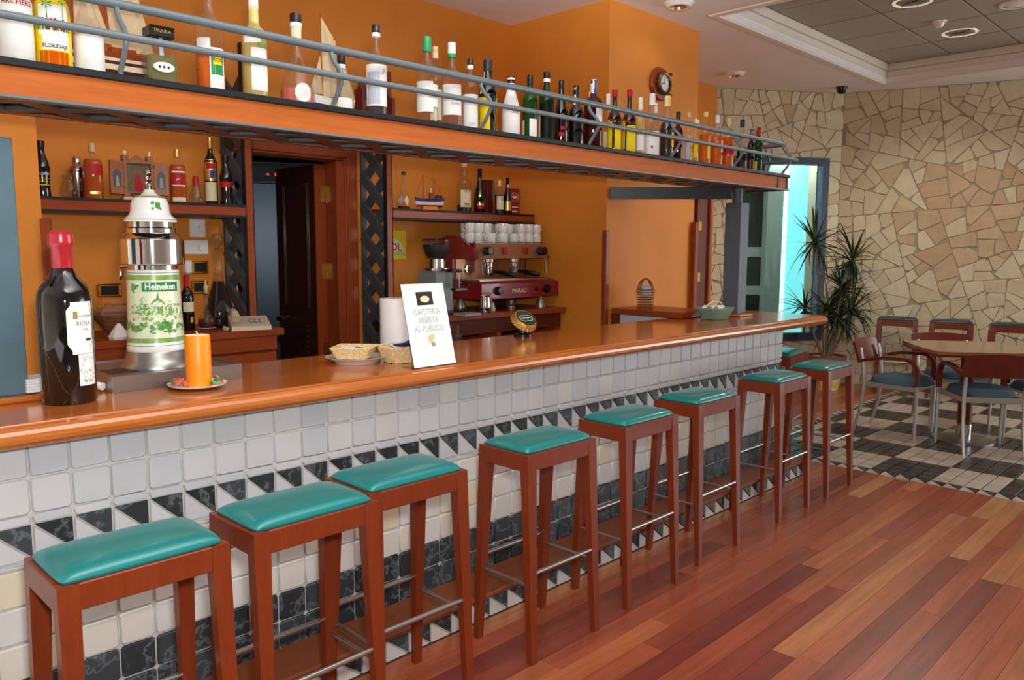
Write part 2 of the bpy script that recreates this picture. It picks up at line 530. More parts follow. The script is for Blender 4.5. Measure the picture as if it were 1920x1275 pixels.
    def bar(s, a, b, w, h, m=0, upv=(0, 0, 1)):
        """rectangular bar from a to b, w wide, h along upv"""
        a, b = Vector(a), Vector(b)
        t = (b - a).normalized()
        u = Vector(upv)
        sd = t.cross(u).normalized()
        u = sd.cross(t)
        v = [p + sd * (w / 2 * i) + u * (h / 2 * j) for p in (a, b) for i, j in ((-1, -1), (1, -1), (1, 1), (-1, 1))]
        return s.add(v, [(0, 3, 2, 1), (4, 5, 6, 7), (0, 1, 5, 4), (1, 2, 6, 5), (2, 3, 7, 6), (3, 0, 4, 7)], m)

    def taper(s, a, b, wa, wb, m=0):
        """square leg from a (top centre) to b (bottom centre); wa, wb = (x, y) widths"""
        v = []
        for p, w in ((a, wa), (b, wb)):
            for i, j in ((-1, -1), (1, -1), (1, 1), (-1, 1)):
                v.append((p[0] + i * w[0] / 2, p[1] + j * w[1] / 2, p[2]))
        return s.add(v, [(0, 1, 2, 3), (7, 6, 5, 4), (0, 4, 5, 1), (1, 5, 6, 2), (2, 6, 7, 3), (3, 7, 4, 0)], m)

    def grid(s, fn, nu, nv, m=0, smooth=True, flip=False):
        vs = [fn(i / nu, j / nv) for j in range(nv + 1) for i in range(nu + 1)]
        fs = []
        for j in range(nv):
            for i in range(nu):
                a = j * (nu + 1) + i
                f = (a, a + 1, a + nu + 2, a + nu + 1)
                fs.append(f[::-1] if flip else f)
        return s.add(vs, fs, m, smooth)

    def mesh(s, name):
        me = bpy.data.meshes.new(name)
        me.from_pydata(s.v, [], s.f)
        me.polygons.foreach_set('material_index', s.mi)
        me.polygons.foreach_set('use_smooth', s.sm)
        me.update()
        if any(s.sm):
            me.set_sharp_from_angle(angle=radians(38))
        return me


MVAR = {}


def obj(name, mb, m, parent=None, loc=(0, 0, 0), rot=(0, 0, 0), **props):
    me = mb.mesh(name) if isinstance(mb, MB) else mb
    want = None if m is None else [(M[k] if isinstance(k, str) else k) for k in (m if isinstance(m, (list, tuple)) else [m])]
    if want and me.materials and me.materials[0] is not want[0]:
        key = (me.name, want[0].name)
        if key not in MVAR:
            c = me.copy()
            c.materials.clear()
            MVAR[key] = c
        me = MVAR[key]
    if m is not None and not me.materials:
        for k in (m if isinstance(m, (list, tuple)) else [m]):
            me.materials.append(M[k] if isinstance(k, str) else k)
    o = bpy.data.objects.new(name, me)
    COL.objects.link(o)
    o.parent = parent
    o.location = loc
    o.rotation_euler = rot
    for k, v in props.items():
        o[k] = v
    return o


def tag(o, label, cat, group=None):
    o['label'] = label
    o['category'] = cat
    if group:
        o['group'] = group
    return o


def thing(name, label, cat, loc=(0, 0, 0), rz=0.0, group=None):
    o = bpy.data.objects.new(name, None)
    o.empty_display_size = 0.05
    COL.objects.link(o)
    o.location = loc
    o.rotation_euler = (0, 0, rz)
    return tag(o, label, cat, group)


def struct(name, mb, m, **props):
    return obj(name, mb, m, kind='structure', **props)


def copy_tree(root, loc, rz=None, label=None, name=None):
    r = root.copy()
    COL.objects.link(r)
    r.location = loc
    if rz is not None:
        r.rotation_euler = (0, 0, rz)
    if label:
        r['label'] = label
    for ch in root.children:
        c = ch.copy()
        COL.objects.link(c)
        c.parent = r
        for g in ch.children:
            d = g.copy()
            COL.objects.link(d)
            d.parent = c
    return r


TXT = {}


def text_geo(s, bold=.012):
    if s not in TXT:
        cu = bpy.data.curves.new('lettering', 'FONT')
        cu.body = s
        cu.size = 1.0
        cu.resolution_u = 2
        cu.offset = bold
        cu.align_x = 'CENTER'
        cu.align_y = 'CENTER'
        o = bpy.data.objects.new('lettering', cu)
        me = o.to_mesh()
        TXT[s] = ([(v.co.x, v.co.y) for v in me.vertices], [list(p.vertices) for p in me.polygons])
        o.to_mesh_clear()
        bpy.data.objects.remove(o)
        bpy.data.curves.remove(cu)
    return TXT[s]


def text_flat(s, size, m, parent, loc, rot=(pi / 2, 0, 0), sx=1.0):
    """flat lettering; default rot faces -Y"""
    v, f = text_geo(s)
    mb = MB().add([(x * size * sx, y * size, 0) for x, y in v], f)
    return obj('lettering', mb, m, parent, loc, rot)


def text_wrap(s, size, m, parent, r, z, ang, sx=1.0, tilt=0.0):
    """lettering wrapped round the z axis at radius r, centred at angle ang, read from outside"""
    v, f = text_geo(s)
    mb = MB().add([(r * cos(ang + x * size * sx / r), r * sin(ang + x * size * sx / r), z + y * size + tilt * x * size * sx) for x, y in v], f)
    return obj('lettering', mb, m, parent)


def patch(mb, r, z0, z1, a0, a1, n=8, m=0):
    """printed patch on a cylinder (r may be a function of z)"""
    R = r if callable(r) else (lambda z: r)
    k = 1 if not callable(r) else 5
    return mb.grid(lambda u, w: (R(z0 + (z1 - z0) * w) * cos(a0 + (a1 - a0) * u), R(z0 + (z1 - z0) * w) * sin(a0 + (a1 - a0) * u), z0 + (z1 - z0) * w), n, k, m)


def camang(x, y):
    return atan2(CAM.y - y, CAM.x - x)


def ring(n, r, cx=0, cy=0):
    return [(cx + r * cos(2 * pi * i / n), cy + r * sin(2 * pi * i / n)) for i in range(n)]

# ---------------------------------------------------------------- the shell
CZ, TZ = 3.2, 3.38
P = 0.105
CX, CY = 8.3, 1.22                       # where the two stone walls meet
dl = Vector((-1.2, .85, 0)).normalized()
dr = Vector((.299, -.954, 0)).normalized()

# sub floor, planks and marble mosaic
floor = struct('floor', MB().box(-1.6, 9.2, -3.4, 3.7, -.06, -.012), 'fgrout')


def plank_mesh(L, W):
    return MB().box(0, L, 0, W, -.012, 0)


rp = random.Random(5)
planks = {}
W = .0945


def lay(x0, x1, y):
    x = x0 - rp.uniform(0, 1.3)
    while x < x1:
        L = rp.choice((1.05, 1.4, 1.75, 2.2))
        a, b = max(x, x0), min(x + L, x1)
        x += L
        if b - a < .08:
            continue
        Lq = round(b - a, 3)
        if Lq not in planks:
            planks[Lq] = plank_mesh(Lq - .0015, W - .0012).mesh('plank')
        obj('plank', planks[Lq], 'plank', floor, (a, y, 0))


y = -.195 - W
while y > -2.9:
    lay(-.55 if y > -1.4 else .4, 4.87, y)
    y -= W
y = .52
while y < 1.95:
    lay(4.95, 8.7, y)
    y += W * 1.0
lay(4.49, 4.87, -.195)
y = -.195 + W
while y < .5:
    lay(4.55, 4.87, y)
    y += W

PX, PY = .108, .0968
MX0, MY0 = 4.985, .415
mt = {c: MB().box(.004, PX - .004, -PY + .004, -.004, -.012, 0, 0, .0015).mesh(n) for c, n in ((0, 'white_mosaic_tile'), (1, 'black_mosaic_tile'))}
cells = []
for i in range(32):
    for j in range(26):
        x, yv = MX0 + i * PX, MY0 - j * PY
        if x > 8.45:
            continue
        c = ((i // 4) + ((j + 3) // 4)) % 2
        d = hypot(x - CAM.x, yv - CAM.y)
        vis = yv > -2.6 and yv < -1.05 + (x - 4.6) * .9 + 2.6
        cells.append((d, x, yv, c))
cells.sort()
inview = [c for c in cells if c[2] > -2.1 + (c[1] - 5.0) * .55 or c[0] < 5.2]
seen = set()
for k, (d, x, yv, c) in enumerate(inview[:300]):
    seen.add((x, yv))
    obj('black_mosaic_tile' if c else 'white_mosaic_tile', mt[c], 'fl_b' if c else 'fl_w', floor, (x, yv, 0))
far = {0: MB(), 1: MB()}
for d, x, yv, c in cells:
    if (x, yv) not in seen:
        far[c].box(x + .0025, x + PX - .0025, yv - PY + .0025, yv - .0025, -.012, 0)
obj('distant_white_mosaic', far[0], 'fl_w', floor, kind='stuff')
obj('distant_black_mosaic', far[1], 'fl_b', floor, kind='stuff')
g = .003
bw = MB().prism([(g, -g), (g, -PY + g), (PX - g, -g)], -.012, 0).mesh('white_border_tile')
bb = MB().prism([(PX - g, -g * 2), (g * 2, -PY + g), (PX - g, -PY + g)], -.012, 0).mesh('black_border_tile')
for j in range(27):
    yy = MY0 + PY - j * PY
    obj('white_border_tile', bw, 'fl_w', floor, (4.873, yy, 0))
    obj('black_border_tile', bb, 'fl_b', floor, (4.873, yy, 0))
for i in range(32):
    o1 = obj('white_border_tile', bw, 'fl_w', floor, (4.985 + i * PX, MY0 + .1, 0))
    o2 = obj('black_border_tile', bb, 'fl_b', floor, (4.985 + i * PX, MY0 + .1, 0))

# orange walls behind the bar
wb = MB()
wb.box(-1.6, 1.62, 2.0, 2.12, 0, CZ)
wb.box(1.62, 2.36, 2.0, 2.12, 2.06, CZ)
wb.box(2.36, 3.9, 2.0, 2.12, 0, CZ)
struct('wall_back', wb, 'orange')
struct('wall_left', MB().box(-1.6, .40, 1.22, 1.998, 0, CZ), 'orange')
struct('wall_right', MB().box(3.9, 5.05, 1.045, 2.12, 0, CZ), 'orange')
struct('wall_recess', MB().box(5.052, 7.06, 2.05, 2.15, 0, CZ), 'orange')
# dark pantry behind the open door
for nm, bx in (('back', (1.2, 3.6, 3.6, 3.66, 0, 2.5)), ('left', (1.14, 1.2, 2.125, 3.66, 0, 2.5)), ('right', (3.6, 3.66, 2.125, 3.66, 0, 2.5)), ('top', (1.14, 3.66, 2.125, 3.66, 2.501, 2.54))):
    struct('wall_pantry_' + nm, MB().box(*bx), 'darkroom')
t = struct('trim_1', MB().box(.392, .432, 1.205, 1.245, .02, 1.62, 0, .004), 'cabw')
t = struct('trim_2', MB().box(3.885, 3.925, 1.03, 1.07, .02, 1.635, 0, .004), 'cabw')

# the rest of the room, behind the camera
struct('floor_front', MB().box(-4.0, 12.0, -7.6, -3.4, -.06, -.002), 'ledge')
struct('wall_front', MB().box(-4.0, 12.0, -7.7, -7.6, 0, CZ), 'cream')
struct('wall_side', MB().box(-4.1, -4.0, -7.6, 2.0, 0, CZ), 'cream')

# ceiling with the stepped tray
ox0, ox1, oy1 = 4.76, 8.06, .70
cm = MB()
cm.box(-4.0, ox0, -7.6, 2.6, CZ, CZ + .06)
cm.box(ox0, ox1, -7.6, -3.4, CZ, CZ + .06)
cm.box(ox0, ox1, oy1, 2.6, CZ, CZ + .06)
cm.box(ox1, 9.6, -7.6, 2.6, CZ, CZ + .06)
ceiling = struct('ceiling', cm, 'white_paint')


def cornice(off, z0, z1, th=.06):
    b = MB()
    b.box(ox0 + off - th, ox1 - off + th, oy1 - off, oy1 - off + th, z0, z1, 0, .004)
    b.box(ox1 - off, ox1 - off + th, -3.4, oy1 - off, z0, z1, 0, .004)
    b.box(ox0 + off - th, ox0 + off, -3.4, oy1 - off, z0, z1, 0, .004)
    return b


struct('trim_3', cornice(-.006, CZ - .012, CZ + .055), 'cream')
struct('trim_4', cornice(.012, CZ + .058, CZ + .115), 'cream')
struct('trim_5', cornice(.03, CZ + .118, CZ + .185), 'cream')
obj('ceiling_grid', MB().box(ox0 - .05, ox1 + .05, -3.4, oy1 + .05, TZ + .003, TZ + .03), 'tbar', ceiling)
tx, ty = .62, .575
for i in range(6):
    for j in range(7):
        x1, y1 = ox1 - .035 - i * tx, oy1 - .035 - j * ty
        x0, y0 = max(x1 - tx, ox0 + .035), y1 - ty
        if x1 - x0 < .1 or y0 < -3.4:
            continue
        obj('ceiling_tile', MB().box(-(x1 - x0) + .009, -.009, -(y1 - y0) + .009, -.009, 0, .010, 0, .002), 'ctile', ceiling, (x1, y1, TZ))


# crazy paving of stone on the two far walls
def clip(poly, nx, ny, d):
    out = []
    for i in range(len(poly)):
        a, b = poly[i], poly[(i + 1) % len(poly)]
        da, db = a[0] * nx + a[1] * ny - d, b[0] * nx + b[1] * ny - d
        if da <= 0:
            out.append(a)
        if (da < 0 < db) or (db < 0 < da):
            k = da / (da - db)
            out.append((a[0] + (b[0] - a[0]) * k, a[1] + (b[1] - a[1]) * k))
    return out


def area(p):
    return sum(p[i][0] * p[(i + 1) % len(p)][1] - p[(i + 1) % len(p)][0] * p[i][1] for i in range(len(p))) / 2


def crazy(wall, o, d, nrm, S, H, holes, seed, step=.205, ochre=()):
    """crazy paving: sheets broken again and again along slanting cuts; o = origin, d = run, nrm = outward normal"""
    R = random.Random(seed)
    todo, done = [[(0, 0), (S, 0), (S, H), (0, H)]], []
    while todo:
        p = todo.pop()
        A = area(p)
        if A < step * step * R.choice((.7, 1.0, 1.3, 1.7)) and A < .085:
            done.append(p)
            continue
        cx, cy = sum(c[0] for c in p) / len(p), sum(c[1] for c in p) / len(p)
        sxx = sum((c[0] - cx) ** 2 for c in p)
        syy = sum((c[1] - cy) ** 2 for c in p)
        sxy = sum((c[0] - cx) * (c[1] - cy) for c in p)
        th = .5 * atan2(2 * sxy, sxx - syy) + R.uniform(-.38, .38)
        r = sqrt(A) * .14
        px, py = cx + R.uniform(-r, r), cy + R.uniform(-r, r)
        nx, ny = cos(th), sin(th)
        k = nx * px + ny * py
        for q in (clip(p, nx, ny, k), clip(p, -nx, -ny, -k)):
            if len(q) > 2 and area(q) > .0004:
                todo.append(q)
    for p in done:
        # worn back from the joint, each side by its own amount
        q = p
        for i in range(len(p)):
            a, b = p[i], p[(i + 1) % len(p)]
            ex, ey = b[0] - a[0], b[1] - a[1]
            L = hypot(ex, ey)
            if L < 1e-6 or len(q) < 3:
                continue
            nx, ny = ey / L, -ex / L
            j = R.uniform(-.05, .05)
            nx, ny = nx * cos(j) - ny * sin(j), nx * sin(j) + ny * cos(j)
            mx, my = (a[0] + b[0]) / 2, (a[1] + b[1]) / 2
            q = clip(q, nx, ny, nx * mx + ny * my - R.uniform(.0018, .0052))
        if len(q) < 3 or area(q) < .0012:
            continue
        p = q
        # knock off a corner here and there
        for _ in range(3 if len(p) == 3 else R.choice((0, 1, 1, 2, 2))):
            i = R.randrange(len(p)) if len(p) > 4 else max(range(len(p)), key=lambda i_: hypot(p[i_][0] - sum(c[0] for c in p) / len(p), p[i_][1] - sum(c[1] for c in p) / len(p)))
            cx, cy = sum(c[0] for c in p) / len(p), sum(c[1] for c in p) / len(p)
            ex, ey = p[i][0] - cx, p[i][1] - cy
            L = hypot(ex, ey)
            q = clip(p, ex / L, ey / L, (cx * ex + cy * ey) / L + L * R.uniform(.72, .9))
            p = q if len(q) > 2 else p
        bits = [p]
        for (h0, h1, z0, z1) in holes:
            nb = []
            for q in bits:
                xs = [c[0] for c in q]
                zs = [c[1] for c in q]
                if max(xs) <= h0 or min(xs) >= h1 or max(zs) <= z0 or min(zs) >= z1:
                    nb.append(q)
                    continue
                q1 = clip(q, 1, 0, h0)
                q2 = clip(q, -1, 0, -h1)
                mid = clip(clip(q, -1, 0, -h0), 1, 0, h1)
                q3 = clip(mid, 0, 1, z0) if len(mid) > 2 else []
                q4 = clip(mid, 0, -1, -z1) if len(mid) > 2 else []
                nb += [k for k in (q1, q2, q3, q4) if len(k) > 2]
            bits = nb
        for q in bits:
            if abs(area(q)) < .0008:
                continue
            if area(q) < 0:
                q = q[::-1]
            cx, cy = sum(c[0] for c in q) / len(q), sum(c[1] for c in q) / len(q)
            h = R.uniform(.007, .013)
            mb = MB().prism([(c[0] - cx, c[1] - cy) for c in q], 0, h * .6).prism([(c[0] - cx, c[1] - cy) for c in q], h * .6, h, top=.96)
            # local x along the wall, local y up, local z outward
            m3 = Matrix((d, Vector((0, 0, 1)), nrm)).transposed()
            if m3.determinant() < 0:
                for f in mb.f:
                    f.reverse()
            for k, v in enumerate(mb.v):
                mb.v[k] = tuple(d * v[0] + Vector((0, 0, 1)) * v[1] + nrm * v[2])
            oc = any(hypot((cx - e[0]) / e[2], (cy - e[1]) / e[3]) < 1 for e in ochre)
            obj('stone', mb, 'stone_o' if oc and R.random() < .8 else 'stone', wall, o + d * cx + Vector((0, 0, cy)))


def slab(o, d, nrm, s0, s1, z0, z1, th, mb):
    v = [o + d * s + Vector((0, 0, z)) + nrm * t for s in (s0, s1) for t in (0, -th) for z in (z0, z1)]
    F = [(0, 1, 3, 2), (4, 6, 7, 5), (0, 4, 5, 1), (2, 3, 7, 6), (0, 2, 6, 4), (1, 5, 7, 3)]
    mb.add(v, F)


C3 = Vector((CX, CY, 0))
nr = Vector((-.954, -.299, 0)).normalized()      # towards the room
nl = Vector((-.85, -1.2, 0)).normalized()
sf = MB()
slab(C3, dr, nr, -.02, 3.6, 0, CZ, .1, sf)
wfar = struct('wall_far', sf, 'mortar')
crazy(wfar, C3 + nr * 0, dr, nr, 2.5, CZ, [], 3, .178, [(1.0, 1.62, .42, .42), (1.15, 2.25, .3, .22), (1.5, 1.9, .3, .5)])
WS0, WS1, WZ0, WZ1 = .15, 1.26, .49, 2.50
sl = MB()
slab(C3, dl, nl, -.02, WS0, 0, CZ, .1, sl)
slab(C3, dl, nl, WS1, 1.75, 0, CZ, .1, sl)
slab(C3, dl, nl, WS0, WS1, 0, WZ0, .1, sl)
slab(C3, dl, nl, WS0, WS1, WZ1, CZ, .1, sl)
wcor = struct('wall_corner', sl, 'mortar')
crazy(wcor, C3, dl, nl, 1.6, CZ, [(WS0, WS1, WZ0, WZ1)], 8, .172)

# window in the stone wall, with what stands outside it
Ez = Vector((0, 0, 1))


def wbox(s0, s1, z0, z1, t0, t1):
    """box in the plane of the corner wall; t = distance outward from the room face"""
    v = [C3 + dl * s + Ez * z - nl * t for s in (s0, s1) for t in (t0, t1) for z in (z0, z1)]
    return MB().add(v, [(0, 1, 3, 2), (4, 6, 7, 5), (0, 4, 5, 1), (2, 3, 7, 6), (0, 2, 6, 4), (1, 5, 7, 3)])


win = struct('window_1', wbox(WS0, WS0 + .075, WZ0, WZ1, -.03, .08), 'navy')
for nm, a in (('window_frame', (WS1 - .075, WS1, WZ0, WZ1, -.03, .08)), ('window_frame', (WS0 + .075, WS1 - .075, WZ1 - .075, WZ1, -.03, .08)), ('window_frame', (WS0 + .075, WS1 - .075, WZ0, WZ0 + .09, -.03, .08))):
    obj(nm, wbox(*a), 'navy', win)
obj('pane', wbox(WS0 + .075, WS1 - .075, WZ0 + .09, WZ1 - .075, .03, .036), 'pane', win)
rev = struct('trim_6', wbox(.165, .235, .3, 2.7, .09, .24), 'mortar')
RR = random.Random(4)
zz = .32
while zz < 2.6:
    hh = RR.uniform(.1, .2)
    obj('stone', wbox(.166, .234, zz, zz + hh - .01, .082, .09), 'stone', rev)
    zz += hh
struct('trim_7', wbox(.555, .745, .2, 2.8, .2, .3), 'greygreen')
ob = struct('wall_outside', wbox(.66, 1.35, .2, 2.8, .31, .36), 'darkstone')
for za, zb in ((1.42, 1.53), (.99, 1.09)):
    obj('pale_band', wbox(.66, 1.35, za, zb, .29, .309), 'greygreen', ob)
dlp = struct('daylight_backdrop', wbox(-.12, .44, .2, 2.8, .40, .41), 'daylight')  # glowing backdrop added for the bright outdoors, not a second window
for k in range(14):
    obj('bright_strip', wbox(.395, .44, .22 + k * .18, .22 + k * .18 + .17, .385, .398), 'daylight_w', dlp)

# ---------------------------------------------------------------- the tiled bar
bar = thing('bar_counter', 'long bar front clad in white and black marble tiles', 'bar counter', (0, 0, 0))
XL, XR = -.42, 4.495
N = 47
XE = 43 * P - .02
obj('masonry_core', MB().box(XL, XE, .006, .3, 0, .970), 'grout', bar)
Rt = random.Random(21)


def tile_mesh(w, h, seed, th=.013):
    """tumbled square tile in the XZ plane, facing -Y, with worn corners"""
    R = random.Random(seed)
    c = .0065
    base = [(c, 0), (w - c, 0), (w, c), (w, h - c), (w - c, h), (c, h), (0, h - c), (0, c)]
    base = [(x + R.uniform(-.0013, .0013), z + R.uniform(-.0013, .0013)) for x, z in base]
    cx, cz = w / 2, h / 2
    ins = [(cx + (x - cx) * .94, cz + (z - cz) * .94) for x, z in base]
    v = [(x, 0, z) for x, z in base] + [(x, -th * .65, z) for x, z in base] + [(x, -th, z) for x, z in ins]
    n = 8
    F = [(i, (i + 1) % n, n + (i + 1) % n, n + i) for i in range(n)] + [(n + i, n + (i + 1) % n, 2 * n + (i + 1) % n, 2 * n + i) for i in range(n)] + [tuple(range(2 * n, 3 * n))]
    mb = MB().add(v, F[:-1], 0, True)
    return mb.add(v, F[-1:], 0, False)


G = .0055
sq = [tile_mesh(P - G, P - G, s).mesh('tile') for s in range(6)]


def row(nm, z, m, meshes):
    for i in range(-4, 43):
        obj(nm, Rt.choice(meshes), m, bar, (i * P + G / 2, .010, z + Rt.uniform(-.001, .001)), (Rt.uniform(-.012, .012), Rt.uniform(-.012, .012), Rt.uniform(-.012, .012)))


Z2 = .773                                   # foot of the second row from the top
row('white_tile', Z2 + P, 'marble_w', [tile_mesh(P - G, .093, 60 + s).mesh('tile') for s in range(4)])
row('white_tile', Z2, 'marble_w', sq)
s1 = [tile_mesh(P - G, .024, 30 + s).mesh('strip_tile') for s in range(2)]
s2 = [tile_mesh(P - G, .012, 40 + s).mesh('strip_tile') for s in range(2)]
zt = Z2 - .030
row('strip_tile', zt + .003, 'marble_g', s1)


def tri_mesh(pts, nm, th=.012):
    return MB().prism(pts, 0, -th * .7, axis='y').prism(pts, -th * .7, -th, axis='y', top=.94).mesh(nm)


a = P - G
h = .098
twt = tri_mesh([(0, .003), (a - .004, .003), (0, h - .004)], 'white_triangle_tile')
tbt = tri_mesh([(.004, h), (a, .006), (a, h)], 'black_triangle_tile')
for m_ in (twt, tbt):
    m_.flip_normals() if m_.polygons[0].normal.y > 0 and False else None
for i in range(-4, 43):
    obj('white_triangle_tile', twt, 'marble_g', bar, (i * P + G / 2, .010, zt - .1))
    obj('black_triangle_tile', tbt, 'marble_b', bar, (i * P + G / 2, .010, zt - .1))
row('strip_tile', zt - .116, 'marble_g', s2)
zr = zt - .118
for k in range(3):
    row('cream_tile', zr - (k + 1) * P, 'marble_c', sq)
for k in range(3, 5):
    row('black_tile', zr - (k + 1) * P, 'marble_b', sq)
zled = zr - 5 * P + .010
# foot ledge with its own tiled riser
LD = .192
obj('ledge_core', MB().box(XL, XE, -LD + .012, .008, 0, zled - .024), 'grout', bar)
obj('foot_ledge', MB().box(XL, XE + .01, -LD - .012, .0, zled - .024, zled, 0, .007), 'ledge', bar)
hz = zled - .03
ra = tri_mesh([(0, 0), (a - .004, 0), (0, hz - .004)], 'white_riser_tile')
rb = tri_mesh([(.004, hz), (a, .005), (a, hz)], 'black_riser_tile')
for i in range(-4, 43):
    obj('white_riser_tile', ra, 'marble_c', bar, (i * P + G / 2, -LD + .012, .003))
    obj('black_riser_tile', rb, 'marble_b', bar, (i * P + G / 2, -LD + .012, .003))
# end of the bar: a plain tiled return
for k in range(9):
    for j in range(3):
        if .05 + k * P < .96:
            obj('end_tile', sq[(k + j) % 6], 'marble_w' if k > 1 else 'marble_b', bar, (XE - .004, j * .1 + .006, .02 + k * P), (0, 0, pi / 2))

# worktop with a rounded nosing
CT = 1.040
nose = [(.56, CT)] + [(-.060, CT), (-.062, CT - .004)]
for k in range(9):
    an = pi / 2 + k / 8 * pi
    nose.append((-.070 + .030 * cos(an), CT - .034 + .029 * sin(an)))
nose += [(.0, CT - .063), (.0, CT - .052), (.56, CT - .052)]
ct = MB()
poly = [(p[0], p[1]) for p in nose][::-1]
XT0, XT1 = -.44, 5.0
n = len(poly)
v = [(XT0, p[0], p[1]) for p in poly] + [(XT1, p[0], p[1]) for p in poly]
ct.add(v, [tuple(range(n))[::-1], tuple(range(n, 2 * n))])
ct.add(v, [(i, (i + 1) % n, n + (i + 1) % n, n + i) for i in range(n)], 0, False)
wt = obj('bar_worktop', ct, 'counter')
tag(wt, 'long varnished wooden bar top with a rounded front edge', 'worktop')

# posts that stand on the worktop and carry the bottle shelf
for (px, lab, m_) in ((.03, 'grey blue square steel post at the left end of the bar top', 'steelblue'), (4.495, 'grey steel square post at the far end of the bar top', 'steelgrey')):
    t = thing('shelf_post', lab, 'post', (px, .362, CT))
    obj('wooden_plinth', MB().box(-.092, .092, -.1, .092, 0, .018, 0, .004), 'counter', t)
    obj('column', MB().box(-.058, .058, -.060, .060, .018, .785, 0, .003), m_, t)
    obj('pipe', MB().cyl((0, 0, .785), (0, 0, .885), .034, 20), m_, t)

# ---------------------------------------------------------------- overhead bottle shelf
SX0, SX1, SY0, SY1, SZ0, SZ = -.40, 4.90, .20, .545, 1.925, 2.022
sh = thing('overhead_shelf', 'long hanging wooden shelf with grey rails and bottles above the bar', 'shelf', (0, 0, 0))
obj('shelf_board', MB().box(SX0, SX1 - .02, SY0 + .012, SY1, SZ - .03, SZ), 'darkmetal', sh)
obj('fascia', MB().box(SX0, SX1 - .012, SY0, SY0 + .018, SZ0 + .008, SZ - .008), 'fascia', sh)
obj('back_fascia', MB().box(SX0, SX1 - .012, SY1 - .018, SY1, SZ0 + .008, SZ - .031), 'cabd', sh)
obj('end_fascia', MB().box(SX1 - .03, SX1 - .012, SY0 + .019, SY1 - .019, SZ0 + .008, SZ - .031), 'fascia', sh)
obj('top_lip', MB().box(SX0, SX1 + .012, SY0 - .016, SY0 + .010, SZ - .010, SZ + .012, 0, .003), 'edgeblk', sh)
obj('bottom_flange', MB().box(SX0, SX1 + .012, SY0 - .014, SY0 + .02, SZ0 - .002, SZ0 + .007, 0, .002), 'railp', sh)
obj('end_flange', MB().box(SX1 - .03, SX1 + .012, SY0 + .021, SY1, SZ0 - .002, SZ0 + .007, 0, .002), 'darkmetal', sh)
for x in (4.76, 4.893):
    obj('strap', MB().box(x - .012, x + .012, SY0 - .006, SY0 - .0005, SZ0 + .004, SZ), 'darkmetal', sh)
# lattice below the board: two layers of slanting slats
yc, hw = (SY0 + SY1) / 2, (SY1 - SY0) / 2 - .02
pt = .243


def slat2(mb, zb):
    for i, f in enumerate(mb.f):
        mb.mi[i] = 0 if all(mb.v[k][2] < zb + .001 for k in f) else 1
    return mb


sl1 = slat2(MB().bar((-hw, -hw, .022), (hw, hw, .022), .052, .044), 0).mesh('lattice_slat')
sl2 = slat2(MB().bar((-hw, hw, .0225), (hw, -hw, .0225), .052, .043), .001).mesh('lattice_slat')
for k in range(22):
    x = SX0 + .15 + k * pt
    if x > SX1 - .2:
        break
    obj('lattice_slat', sl1, ['slat', 'slat_d'], sh, (x, yc, SZ0 + .0))
    obj('lattice_slat', sl2, ['slat', 'slat_d'], sh, (x, yc, SZ0 + .0))
for yy in (SY0 + .032, SY1 - .03):
    obj('lattice_edge', MB().box(SX0, SX1 - .032, yy - .011, yy + .011, SZ0 - .001, SZ0 + .05), 'slat', sh)
# rails: the upper one over the edge, the lower one bulging outward with the bent balusters
ZR, ZM = 2.243, 2.132
YR, YM = .20, .125
pts = [(SX0, YR, ZR), (4.80, YR, ZR)] + [(4.80 + .07 * sin(a), YR + .07 - .07 * cos(a), ZR) for a in (.4, .8, 1.2, pi / 2)] + [(4.87, .52, ZR)]
obj('upper_rail', MB().tube(pts, .0145, 10), 'railp', sh)
pts = [(SX0, YM, ZM), (4.86, YM, ZM)] + [(4.86 + .07 * sin(a), YM + .07 - .07 * cos(a), ZM) for a in (.4, .8, 1.2, pi / 2)] + [(4.93, .52, ZM)]
obj('lower_rail', MB().tube(pts, .0115, 10), 'railp', sh)


def bal():
    c = [(0, 0, .222), (0, -.004, .195), (0, -.02, .170), (0, -.058, .134), (0, -.070, .112), (0, -.066, .094), (0, -.035, .05), (0, -.010, .022), (0, -.004, 0)]
    return MB().tube(c, .0085, 8).mesh('baluster')


bm_ = bal()
for x in (-.38, .365, 1.125, 1.89, 2.645, 3.40, 4.12, 4.80):
    obj('baluster', bm_, 'railp', sh, (x, YR, SZ))
for yy in (.36, .50):
    obj('baluster', bm_, 'railp', sh, (4.87, yy, SZ), (0, 0, pi / 2))
bt = obj('support_beam', MB().bar((3.93, 1.04, 1.893), (4.47, .40, 1.893), .07, .08), 'darkmetal')
bt.location = (0, 0, 0)
tag(bt, 'dark steel beam joining the orange wall to the far post', 'beam')

